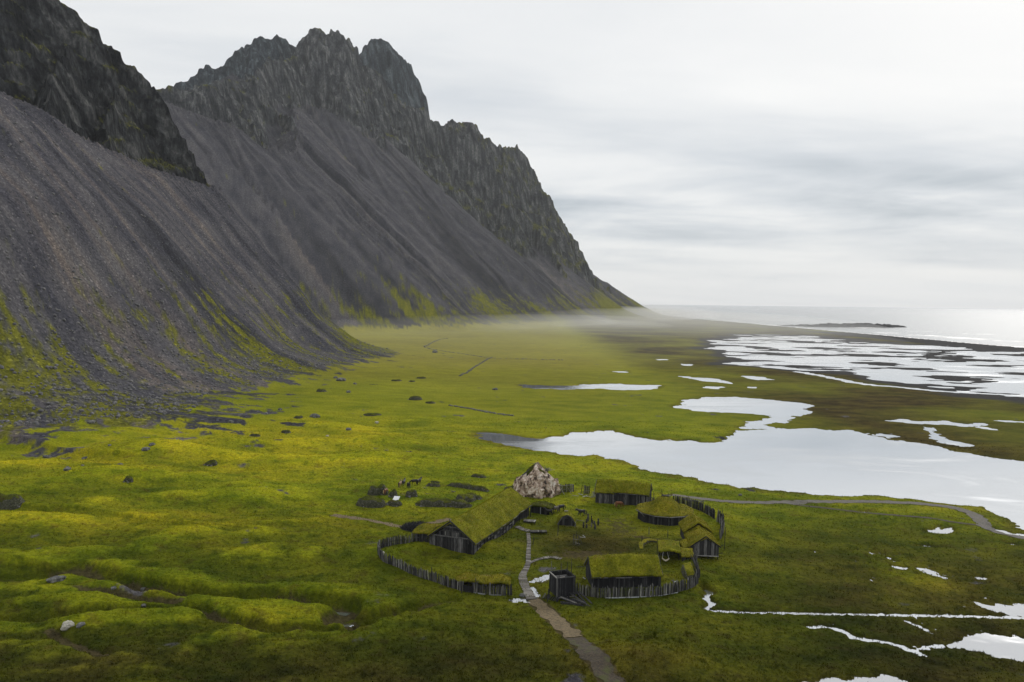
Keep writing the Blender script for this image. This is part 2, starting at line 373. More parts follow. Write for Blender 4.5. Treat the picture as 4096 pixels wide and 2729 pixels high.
# ------------------------------------------------------------------ the mountain
RIDGE = {   # u, v, forward distance ; slope of the rock below the crest
 'near': ([(830,725,690),(770,640,700),(715,540,708),(670,440,712),(622,352,716),(585,318,716),(545,292,716),(520,262,714),(480,212,712),(432,182,710),(398,150,706),(386,112,704),(340,92,702),(320,58,700),(262,28,696),(230,0,692),(100,-90,680),(-100,-240,660),(-500,-520,630),(-1100,-960,600),(-1900,-1500,570)], 1.75),
 'spur': ([(560,372,1500),(624,352,1520),(698,345,1540),(760,352,1560),(860,330,1590),(905,312,1620),(935,330,1660),(1000,305,1760),(1040,275,1830),(1100,235,1910),(1150,236,1980),(1200,218,2050),(1212,180,2080),(1234,137,2100),(1259,103,2110),(1282,108,2112),(1303,128,2114),(1318,138,2116),(1335,114,2118),(1359,137,2125),(1381,180,2135),(1400,262,2150),(1450,255,2170),(1521,285,2190),(1548,345,2200),(1603,402,2220),(1662,432,2250),(1707,440,2280),(1712,465,2300),(1765,505,2330),(1780,502,2340),(1803,468,2350),(1831,487,2360),(1882,490,2380),(1908,525,2390),(1985,578,2420),(2042,586,2450),(2071,588,2470),(2096,611,2490),(2112,655,2510),(2157,744,2560),(2214,827,2630),(2243,865,2670),(2259,929,2720),(2275,999,2770),(2297,1057,2810)], 2.05),
 'back': ([(560,400,1990),(624,380,2000),(698,346,2010),(740,322,2020),(806,289,2030),(822,262,2035),(838,256,2037),(850,272,2040),(863,274,2042),(895,260,2050),(925,224,2060),(958,188,2070),(978,196,2074),(1001,185,2080),(1018,163,2085),(1042,141,2090),(1062,150,2095),(1088,150,2100),(1142,154,2120),(1160,176,2130),(1202,206,2150),(1260,240,2170)], 1.5),
 'peak': ([(1380,300,2420),(1405,262,2425),(1440,212,2430),(1467,181,2440),(1485,160,2445),(1503,145,2450),(1532,153,2455),(1555,172,2460),(1576,192,2465),(1610,222,2480),(1643,256,2500),(1650,285,2510),(1652,312,2520),(1660,345,2530),(1668,377,2540),(1680,405,2550),(1697,425,2560)], 2.7),
 'rib1': ([(1142,330,1960),(1080,395,1850),(1090,440,1760),(1040,520,1640),(1017,585,1560)], 1.9),
 'rib2': ([(1110,420,1800),(1150,500,1700),(1185,560,1640),(1170,600,1600)], 1.7),
 'rib3': ([(1030,340,1800),(985,430,1640),(960,480,1600),(980,560,1530)], 1.5),
 'rib4': ([(1800,560,2300),(1760,640,2260),(1800,740,2260),(1850,830,2280),(1880,890,2290)], 1.7),
 'rib5': ([(1985,600,2400),(1960,700,2380),(2000,780,2390),(2060,880,2420),(2110,980,2450),(2190,1058,2480)], 1.75),
 'rib6': ([(1500,330,2150),(1470,430,2060),(1480,520,2000)], 1.8),
 'rib7': ([(1310,230,2080),(1330,330,2020),(1350,440,1960)], 1.9),
 'rib8': ([(1620,430,2230),(1600,520,2150),(1640,640,2120)], 1.7),
 'rib9': ([(520,330,700),(430,420,650),(400,520,620),(440,590,600)], 2.0),
 'rib10': ([(300,160,680),(230,300,610),(220,420,560)], 2.0),
}
BASE = {    # where scree meets rock: u, v, forward distance, slope of the scree below
 'near': [(-1900,-700,300,1.15),(-1100,-320,345,1.12),(-500,30,405,1.06),(0,345,470,1.0),(160,430,510,.97),(300,520,550,.94),(470,610,598,.92),(560,650,618,.91),(640,690,640,.90),(740,715,665,.92),(800,730,685,.97),(835,737,692,1.08),(862,748,715,1.5)],
 'bay': [(500,420,1380,.86),(665,400,1400,.86),(763,440,1420,.86),(844,468,1440,.87),(925,486,1460,.87),(979,566,1450,.87),(1017,594,1450,.86),(1088,582,1490,.86),(1169,606,1540,.86),(1185,540,1640,.88),(1175,440,1830,.90),(1200,415,1950,.90),(1278,432,1960,.88),(1359,459,1970,.88),(1413,502,1980,.88),(1467,530,2000,.88),(1511,535,2040,.86),(1564,612,2080,.82),(1627,670,2120,.80),(1723,760,2180,.76),(1819,824,2240,.73),(1857,890,2260,.70),(1902,880,2310,.69),(1930,830,2400,.70),(1960,858,2400,.68),(2042,944,2440,.66),(2106,1008,2490,.64),(2201,1066,2560,.61),(2233,1050,2680,.60),(2297,1060,2810,.59),(2340,1085,2850,.585)],
 'patch': [(925,300,1900,.8),(960,318,1850,.8),(1000,315,1870,.8),(905,330,1760,.85)],
 'toe': [(-100,1560,300,.36),(100,1590,300,.34),(300,1625,303,.32),(450,1650,310,.34),(150,1540,325,.36),(450,1575,340,.36),(650,1610,352,.40),(-300,1540,300,.36)],
}
def dense(ctrl, step):
    P = np.array([list(at_depth(*c[:3])) + list(c[3:]) for c in ctrl]); out = []
    for a, b in zip(P[:-1], P[1:]):
        n = max(1, int(np.linalg.norm((b - a)[:2]) / step))
        for i in range(n): out.append(a + (b - a) * i / n)
    out.append(P[-1]); return np.array(out)

_BS = []
def _base_samples():
    acc = 0.0
    for key in BASE:
        B = dense(BASE[key], 5.0 if key == 'near' else 9.0)
        for i in range(len(B)):
            if i: acc += math.hypot(B[i, 0] - B[i - 1, 0], B[i, 1] - B[i - 1, 1])
            _BS.append((*B[i], acc))
        acc += 500
_base_samples(); _BS = np.array(_BS, np.float32)
_RS = []
for _key, (_ctrl, _slope) in RIDGE.items():
    _P = np.array([at_depth(*c) for c in _ctrl])
    for _a, _b in zip(_P[:-1], _P[1:]):
        _RS.append((*_a, *_b, _slope, 1.0 if _key in ('near', 'spur', 'back', 'peak') else 0.0))
_RS = np.array(_RS, np.float32)
def envelope(x, y, S, pad, kind, qx=None, qy=None):
    """highest of many cones or roof-shaped ridges; small tiles only look at those that can matter there"""
    c = (float(x.mean()), float(y.mean())); rad = float(np.sqrt(((x - c[0]) ** 2 + (y - c[1]) ** 2).max())) + pad
    best = np.full(x.shape, -1e4, np.float32); par = np.zeros(x.shape, np.float32)
    if kind == 'scree':
        dc = np.hypot(S[:, 0] - c[0], S[:, 1] - c[1])
        ub = S[:, 2] - S[:, 3] * np.maximum(dc - rad, 0); lb = (S[:, 2] - S[:, 3] * (dc + rad)).max()
        for b in S[ub >= lb]:
            dx0 = x - b[0]; dy0 = y - b[1]
            z = b[2] - b[3] * np.sqrt(dx0 * dx0 + dy0 * dy0); k = z > best
            if k.any():
                best = np.where(k, z, best); par = np.where(k, b[4] + 70 * np.arctan2(dy0, dx0 + 1e-3), par)
        return best, par
    mx = 0.5 * (S[:, 0] + S[:, 3]); my = 0.5 * (S[:, 1] + S[:, 4]); hl = 0.5 * np.hypot(S[:, 3] - S[:, 0], S[:, 4] - S[:, 1])
    dc = np.hypot(mx - c[0], my - c[1]); zt = np.maximum(S[:, 2], S[:, 5]); zl = np.minimum(S[:, 2], S[:, 5])
    ub = zt - S[:, 6] * 0.85 * np.maximum(dc - rad - hl, 0); lb = (zl - S[:, 6] * (dc + rad)).max()
    for b in S[ub >= lb]:
        ex, ey, ez = b[3] - b[0], b[4] - b[1], b[5] - b[2]; l2 = ex * ex + ey * ey + 1e-6
        dx0 = x - b[0]; dy0 = y - b[1]
        w = 1.0
        if b[7] > 0:             # close to the crest line the warp fades so that the skyline keeps its place
            t = np.clip((dx0 * ex + dy0 * ey) / l2, 0, 1)
            w = np.minimum(np.sqrt((dx0 - t * ex) ** 2 + (dy0 - t * ey) ** 2) / 30.0, 1.0)
        dx = dx0 + w * qx; dy = dy0 + w * qy
        t = np.clip((dx * ex + dy * ey) / l2, 0, 1)
        d = np.sqrt((dx - t * ex) ** 2 + (dy - t * ey) ** 2)
        z = b[2] + t * ez - b[6] * d * (1 - 0.12 * np.minimum(d / 160, 1)); k = z > best
        best = np.where(k, z, best); par = np.where(k, d if b[7] > 0 else 60.0, par)
    return best, par

def mountain(x, y):
    """height above the plain of scree and rock, with the masks that colour them (2-D tiles)"""
    x = x.astype(np.float32); y = y.astype(np.float32)
    wx = x + 5.0 * fbm2(x, y, 60, 2, 0.5, 5.0); wy = y + 5.0 * fbm2(x, y, 60, 2, 0.5, 15.0)
    sc = 0.55 + 0.9 * ss(800, 1700, y)
    qx = (sc * (24 * fbm2(x, y, 95, 2, 0.45, 31.0) + 2.2 * fbm2(x, y, 24, 3, 0.55, 33.0))).astype(np.float32)
    qy = (sc * (24 * fbm2(x, y, 95, 2, 0.45, 41.0) + 2.2 * fbm2(x, y, 24, 3, 0.55, 43.0))).astype(np.float32)
    raw = np.empty_like(x); par = np.empty_like(x); rock = np.empty_like(x); crd = np.full_like(x, 60.0)
    T = 28
    for i in range(0, x.shape[0], T):
        for j in range(0, x.shape[1], T):
            q = (slice(i, i + T), slice(j, j + T))
            if float(np.hypot(x[q], y[q]).max()) < 225:      # the near meadow lies clear of the slopes
                raw[q], par[q], rock[q] = -200, 0, -1e4; continue
            raw[q], par[q] = envelope(wx[q], wy[q], _BS, 0, 'scree')
            rock[q], crd[q] = envelope(x[q], y[q], _RS, 45, 'rock', qx[q], qy[q])
    zero = par * 0.0
    rel = np.clip(raw / 120, 0, 1)
    rill = 3.8 * perlin2(par / 34, zero + 3.5) + 2.6 * perlin2(par / 13, raw / 300 + 7.5) + 1.3 * perlin2(par / 5.5, raw / 140 + 1.5)
    scl = 1.0 + 1.2 * ss(900, 1800, y)
    raw = raw + rill * scl * (0.45 + 0.55 * ss(800, 1300, y)) * (0.25 + 0.75 * rel) * ss(-25, 30, raw)
    raw = raw + (0.5 + 0.5 * scl) * fbm2(x, y, 22 * scl, 3, 0.55, 9.0)
    nearf = 1 - ss(800, 1300, y)
    raw = raw - (15.0 * nearf + 6.0) * (1 - ss(10, 110, raw))
    ksoft = 17.0 + 2.0 * ss(800, 1600, y)
    scree = ksoft * np.logaddexp(0, raw / ksoft)
    scree = scree - 1.2 * np.exp(-scree / 3.0) 
    scree = np.maximum(scree, 0)
    m = rock > scree - 30
    if m.any():
        xm, ym, zm = x[m], y[m], rock[m]
        s = 1.0 + 0.9 * ss(800, 1700, ym)
        cr = 9.0 * s * (np.abs(perlin3(xm / (26 * s), ym / (26 * s), zm / (34 * s))) - 0.30)
        cr += 4.0 * s * (np.abs(perlin3(xm / (13 * s), ym / (13 * s), zm / (17 * s))) - 0.25)
        cr += 1.3 * s * perlin3(xm / (4.6 * s), ym / (4.6 * s), zm / (6 * s))
        hh = 15.0 * s; tt = (zm + 0.35 * xm) / hh + 1.6 * perlin3(xm / (60 * s), ym / (60 * s), zm / (90 * s))
        ff = tt - np.floor(tt); strata = 0.62 * hh * (ss(0.30, 0.62, ff) - ff)
        tt = (zm - 0.2 * xm) / (0.38 * hh) + 1.3 * perlin3(xm / (25 * s), ym / (25 * s), zm / (40 * s) + 7); ff = tt - np.floor(tt); strata += 0.5 * 0.38 * hh * (ss(0.3, 0.6, ff) - ff)
        jag = (5.0 + 5.0 * ss(900, 1600, ym)) * s * np.maximum(0, perlin2(xm / (9 * s), ym / (9 * s)) - 0.12) * np.exp(-(crd[m] / (9 * s)) ** 2)
        rock[m] = zm + jag + (cr + strata) * (0.50 + 0.50 * np.minimum(crd[m] / (22 * s), 1.0))
    d = rock - scree
    return np.maximum(rock, scree), raw, par, ss(-1.0, 2.5, d), scree

# ------------------------------------------------------------------ terrain grid (finer where the view needs it)
def build_rows():
    seg = [(6, 40, 6), (40, 96, 9), (96, 330, 300), (330, 520, 85), (520, 840, 175), (840, 1430, 55), (1430, 2900, 250), (2900, 3400, 16)]
    rows = []
    for a, b, n in seg:
        rows += list(a * (b / a) ** (np.arange(n) / n))
    rows.append(3400); return np.array(rows)
ROWS = build_rows()
AZ = np.radians(np.linspace(-43, 43, 1060))
gr, ga = np.meshgrid(ROWS, AZ, indexing='ij')
GX = gr * np.sin(ga); GY = gr * np.cos(ga)

def foot_x(y):                   # nothing of the mountain reaches right of this line
    return np.interp(y, [0, 200, 400, 700, 1000, 1300, 1700, 2200, 3000, 3600], [60, 60, 70, 90, 100, 180, 380, 560, 900, 1000])
def terrain(x, y):
    shp = x.shape; xf = x.ravel(); yf = y.ravel()
    h = meadow(xf, yf); h, sand, wet = carve_water(xf, yf, h)
    h = h.reshape(shp); sand = sand.reshape(shp); wet = wet.reshape(shp)
    rockm = np.zeros(shp); scree = np.zeros(shp); par = np.zeros(shp); raw = np.full(shp, -200.0)
    jmax = 40 + int(np.max(np.nonzero((x < foot_x(y)).any(0))[0]))
    q = (slice(None), slice(0, min(jmax, shp[1])))
    z, rw, pr, rk, sc = mountain(x[q], y[q])
    m = x[q] < foot_x(y[q])
    toe = sc * ss(0.15, 2.0, sc)
    hq = np.maximum(h[q], -0.7) * (1 - ss(5, 30, z)) + np.where(rk > 0, np.maximum(z, toe), toe)
    h[q] = np.where(m & (sc > 0.15), hq, h[q])
    rockm[q] = rk * m; scree[q] = sc * m; par[q] = pr; raw[q] = rw
    return h, sand, wet, rockm, scree, par, raw
_t = terrain(GX, GY)
GZ, G_SAND, G_WET, G_ROCK, G_SCREE, G_PAR, G_RAW = _t
# rocky spit running out to sea
def spit_height(x, y):
    m = near_poly(x, y, SPIT, 60)
    h = np.full(x.shape, -3.0)
    d, s = seg_dist(x[m], y[m], SPIT)
    tot = np.sum(np.hypot(*np.diff(SPIT, axis=0).T))
    wid = 16 + 14 * np.sin(s / tot * math.pi) + 10 * perlin2(x[m] / 40, y[m] / 40)
    prof = ss(1.0, 0.2, d / wid)
    tall = -2.4 + 9.5 * ss(0.79 * tot, 0.90 * tot, s) * (1 - 0.5 * ss(0.95 * tot, tot, s)) + 1.5 * perlin2(x[m] / 25, y[m] / 25)
    h[m] = -2.5 + (tall + 2.5) * prof + prof * 2.2 * fbm2(x[m], y[m], 13, 3, 0.6, 2.0)
    return h
_sp = spit_height(GX, GY)
_k = _sp > GZ
GZ = np.where(_k, _sp, GZ)
G_ROCK = np.where(_k & (_sp > -1.0), 1.0, G_ROCK)

def ground_z(x, y):
    """height of the ground at points of the meadow, read from the built grid"""
    x = np.atleast_1d(np.asarray(x, float)); y = np.atleast_1d(np.asarray(y, float))
    r = np.hypot(x, y); a = np.arctan2(x, y)
    fi = np.clip(np.interp(r, ROWS, np.arange(len(ROWS))), 0, len(ROWS) - 1.001)
    fj = np.clip(np.interp(a, AZ, np.arange(len(AZ))), 0, len(AZ) - 1.001)
    i = fi.astype(int); j = fj.astype(int); u = fi - i; v = fj - j
    return (GZ[i, j] * (1 - u) * (1 - v) + GZ[i + 1, j] * u * (1 - v) + GZ[i, j + 1] * (1 - u) * v + GZ[i + 1, j + 1] * u * v)
def gz(x, y): return float(ground_z(x, y)[0])
def hit(u, v):
    """where the sight line of a photograph pixel meets the ground"""
    d = ray(u, v); d = d / d[1]
    ys = np.exp(np.linspace(math.log(70), math.log(1500), 700))
    P = CAM[None] + d[None] * ys[:, None]
    below = P[:, 2] < ground_z(P[:, 0], P[:, 1])
    k = int(np.argmax(below))
    if k == 0: return Vector(gp(u, v, 0.0))
    a, b = ys[k - 1], ys[k]
    for _ in range(14):
        m = 0.5 * (a + b); p = CAM + d * m
        if p[2] < gz(p[0], p[1]): b = m
        else: a = m
    p = CAM + d * b; return Vector((p[0], p[1], gz(p[0], p[1])))

# ------------------------------------------------------------------ material helpers
def new_mat(name):
    m = bpy.data.materials.new(name); m.use_nodes = True
    nt = m.node_tree; nt.nodes.clear()
    out = nt.nodes.new('ShaderNodeOutputMaterial'); b = nt.nodes.new('ShaderNodeBsdfPrincipled')
    nt.links.new(b.outputs[0], out.inputs[0])
    return m, nt, b
class NT:
    def __init__(s, nt): s.nt = nt; s.n = nt.nodes; s.l = nt.links
    def _in(s, node, i, v):
        if v is None: return
        if hasattr(v, 'is_linked'): s.l.new(v, node.inputs[i])
        else:
            try: node.inputs[i].default_value = v
            except Exception: node.inputs[i].default_value = (*v, 1.0)
    def pos(s):
        if not hasattr(s, '_p'): s._p = s.n.new('ShaderNodeNewGeometry')
        return s._p.outputs['Position']
    def normal(s): s.pos(); return s._p.outputs['Normal']
    def scale(s, v, sc):
        m = s.n.new('ShaderNodeMapping'); s.l.new(v, m.inputs[0]); m.inputs['Scale'].default_value = sc; return m.outputs[0]
    def noise(s, v, scale, detail=4, rough=0.55, dist=0.0):
        t = s.n.new('ShaderNodeTexNoise'); s.l.new(v, t.inputs['Vector'])
        t.inputs['Scale'].default_value = scale; t.inputs['Detail'].default_value = detail
        t.inputs['Roughness'].default_value = rough; t.inputs['Distortion'].default_value = dist
        return t.outputs[0]
    def voro(s, v, scale, feature='F1', out=0, rnd=1.0):
        t = s.n.new('ShaderNodeTexVoronoi'); t.feature = feature; s.l.new(v, t.inputs['Vector'])
        t.inputs['Scale'].default_value = scale; t.inputs['Randomness'].default_value = rnd; return t.outputs[out]
    def m(s, op, a, b=None, c=None, clamp=False):
        t = s.n.new('ShaderNodeMath'); t.operation = op; t.use_clamp = clamp
        s._in(t, 0, a); s._in(t, 1, b); s._in(t, 2, c); return t.outputs[0]
    def ramp(s, v, *stops, interp='LINEAR'):
        t = s.n.new('ShaderNodeValToRGB'); s.l.new(v, t.inputs[0]); cr = t.color_ramp; cr.interpolation = interp
        while len(cr.elements) < len(stops): cr.elements.new(0.5)
        for e, (p, c) in zip(cr.elements, stops):
            e.position = p; e.color = (*c, 1) if len(c) == 3 else c
        return t.outputs[0]
    def lin(s, v, a, b):          # map a..b to 0..1, clamped
        t = s.n.new('ShaderNodeMapRange'); s.l.new(v, t.inputs[0]); t.inputs[1].default_value = a; t.inputs[2].default_value = b
        t.interpolation_type = 'SMOOTHSTEP'; return t.outputs[0]
    def mix(s, f, a, b, mode='MIX'):
        t = s.n.new('ShaderNodeMixRGB'); t.blend_type = mode; s._in(t, 0, f); s._in(t, 1, a); s._in(t, 2, b); return t.outputs[0]
    def attr(s, name, out='Fac'):
        t = s.n.new('ShaderNodeAttribute'); t.attribute_name = name; return t.outputs[out]
    def sepx(s, v):
        t = s.n.new('ShaderNodeSeparateXYZ'); s.l.new(v, t.inputs[0]); return t.outputs
    def bump(s, h, strength, dist, prev=None):
        t = s.n.new('ShaderNodeBump'); t.inputs['Strength'].default_value = strength; t.inputs['Distance'].default_value = dist
        s.l.new(h, t.inputs['Height'])
        if prev is not None: s.l.new(prev, t.inputs['Normal'])
        return t.outputs[0]
    def orand(s):
        t = s.n.new('ShaderNodeObjectInfo'); return t.outputs['Random']

def cramp(v, *stops):
    p = [q[0] for q in stops]; return np.stack([np.interp(v, p, [q[1][k] for q in stops]) for k in range(3)], -1)
def cmix(f, a, b):
    f = np.asarray(f)[..., None]; return a * (1 - f) + np.asarray(b) * f
def n01(x, y, scale, oc=4, gain=0.55, seed=0.0):      # fractal noise about 0.5
    return 0.5 + 0.32 * fbm2(x, y, scale, oc, gain, seed)
def terrain_material():
    """true surface colour comes from the ground's own cover (attribute albedo); pebbles, blades and cracks from the nodes"""
    m, nt, b = new_mat('terrain'); t = NT(nt)
    p = t.pos()
    sp = t.n.new('ShaderNodeSeparateColor'); t.l.new(t.attr('cover', 'Color'), sp.inputs[0])
    rockm, scree = sp.outputs[0], sp.outputs[1]
    c = t.attr('albedo', 'Color')
    fine = t.noise(p, 1.6, 4, 0.72)
    stone = t.voro(p, 1.1, 'F1', 1)
    sv = t.n.new('ShaderNodeSeparateColor'); t.l.new(stone, sv.inputs[0])
    gr = t.ramp(fine, (0.28, (0.55, 0.55, 0.52)), (0.5, (0.98, 0.98, 0.95)), (0.72, (1.50, 1.46, 1.25)))
    st = t.ramp(sv.outputs[0], (0.0, (0.58, 0.58, 0.60)), (0.6, (0.96, 0.96, 0.97)), (0.94, (1.2, 1.19, 1.17)), (1.0, (1.9, 1.86, 1.8)))
    rr = t.ramp(t.noise(t.scale(p, (1, 1, 0.4)), 0.35, 4, 0.7), (0.32, (0.45, 0.46, 0.48)), (0.5, (0.95, 0.95, 0.95)), (0.68, (1.8, 1.77, 1.72)))
    k = t.mix(rockm, t.mix(scree, gr, st), rr)
    t.l.new(t.mix(1.0, c, k, 'MULTIPLY'), b.inputs['Base Color'])
    b.inputs['Roughness'].default_value = 0.95
    b.inputs['Specular IOR Level'].default_value = 0.02
    hh = t.mix(rockm, t.noise(p, 1.1, 3, 0.7), t.m('MULTIPLY', t.noise(t.scale(p, (1, 1, 0.45)), 0.16, 5, 0.68), 5.0))
    t.l.new(t.bump(hh, 0.9, 0.8), b.inputs['Normal'])
    return m
M_TERRAIN = terrain_material()
def turf_material(name, lo, mid, hi, brown):
    m, nt, b = new_mat(name); t = NT(nt); p = t.pos()
    n1 = t.noise(p, 0.45, 4, 0.65); n2 = t.noise(p, 3.2, 3, 0.7)
    c = t.ramp(n1, (0.30, lo), (0.5, mid), (0.68, hi))
    c = t.mix(t.lin(t.noise(p, 0.9, 3, 0.6), 0.52, 0.68), c, brown)
    c = t.mix(1.0, c, t.ramp(n2, (0.3, (0.6, 0.6, 0.56)), (0.7, (1.4, 1.36, 1.2))), 'MULTIPLY')
    t.l.new(c, b.inputs['Base Color']); b.inputs['Roughness'].default_value = 0.95; b.inputs['Specular IOR Level'].default_value = 0.1
    t.l.new(t.bump(n2, 0.8, 0.25), b.inputs['Normal'])
    return m

def water_material(name, tint, rough, bump_s, bump_scale, ior=2.6, foam=False, metal=0.0):
    m, nt, b = new_mat(name); t = NT(nt)
    p = t.pos()
    b.inputs['Roughness'].default_value = rough
    b.inputs['IOR'].default_value = ior
    b.inputs['Base Color'].default_value = (*tint, 1)
    b.inputs['Metallic'].default_value = metal
    n = t.noise(t.scale(p, (1.0, 1.0, 1.0)), bump_scale, 4, 0.6)
    t.l.new(t.bump(n, 1.0, bump_s), b.inputs['Normal'])
    if metal > 0:
        w = t.noise(t.scale(p, (0.5, 1.0, 1)), 0.035, 5, 0.6, 0.6)
        t.l.new(t.m('ADD', t.m('MULTIPLY', t.lin(w, 0.46, 0.66), 0.16), rough), b.inputs['Roughness'])
        t.l.new(t.mix(t.lin(w, 0.40, 0.70), tuple(c * 1.05 for c in tint), tuple(c * 0.90 for c in tint)), b.inputs['Base Color'])
    if foam:
        f = t.attr('foam')
        fn = t.noise(t.scale(p, (0.7, 1.0, 1)), 0.02, 7, 0.7, 0.8)
        k = t.lin(t.m('ADD', f, t.m('MULTIPLY', t.m('SUBTRACT', fn, 0.5), 1.6)), 0.45, 0.75)
        t.l.new(t.mix(k, tint, (0.80, 0.81, 0.82)), b.inputs['Base Color'])
        t.l.new(t.m('ADD', t.m('MULTIPLY', k, 0.6), rough), b.inputs['Roughness'])
    return m
M_LAGOON = water_material('lagoon_water', (0.60, 0.625, 0.655), 0.04, 0.010, 0.35, 1.4, metal=0.86)
M_STREAM = water_material('stream_water', (0.50, 0.515, 0.535), 0.05, 0.010, 0.8, 1.4, metal=0.86)
M_FLAT = water_material('tidal_water', (0.60, 0.62, 0.645), 0.07, 0.010, 0.25, 1.4, metal=0.86)
M_SEA = water_material('sea_water', (0.13, 0.145, 0.155), 0.22, 0.6, 0.03, 2.6, True)

# ------------------------------------------------------------------ terrain meshes
def grid_mesh(name, X, Y, Z, faces_mask, attrs, mat, flat=None):
    nr, nc = X.shape
    idx = np.arange(nr * nc).reshape(nr, nc)
    q = np.stack([idx[:-1, :-1], idx[:-1, 1:], idx[1:, 1:], idx[1:, :-1]], -1)[:, :, ::-1]   # faces look up
    q = q[faces_mask]
    used = np.unique(q); remap = np.full(nr * nc, -1); remap[used] = np.arange(len(used))
    q0 = q; q = remap[q]
    co = np.stack([X.ravel(), Y.ravel(), Z.ravel()], 1)[used].astype(np.float32)
    me = bpy.data.meshes.new(name)
    me.vertices.add(len(co)); me.vertices.foreach_set('co', co.ravel())
    me.loops.add(q.size); me.loops.foreach_set('vertex_index', q.ravel().astype(np.int32))
    me.polygons.add(len(q)); me.polygons.foreach_set('loop_start', np.arange(0, q.size, 4, dtype=np.int32))
    me.polygons.foreach_set('loop_total', np.full(len(q), 4, np.int32))
    me.polygons.foreach_set('use_smooth', np.ones(len(q), bool) if flat is None else ~(flat.ravel()[q0].mean(1) > 0.5))
    for an, arr in attrs.items():
        if isinstance(arr, tuple):
            a = me.attributes.new(an, 'FLOAT_COLOR', 'POINT')
            d = np.ones((len(used), 4), np.float32)
            for k, ch in enumerate(arr): d[:, k] = ch.ravel()[used]
            a.data.foreach_set('color', d.ravel())
        else:
            a = me.attributes.new(an, 'FLOAT', 'POINT'); a.data.foreach_set('value', arr.ravel()[used].astype(np.float32))
    me.update(); me.validate()
    me.materials.append(mat)
    o = bpy.data.objects.new(name, me); COL.objects.link(o); return o

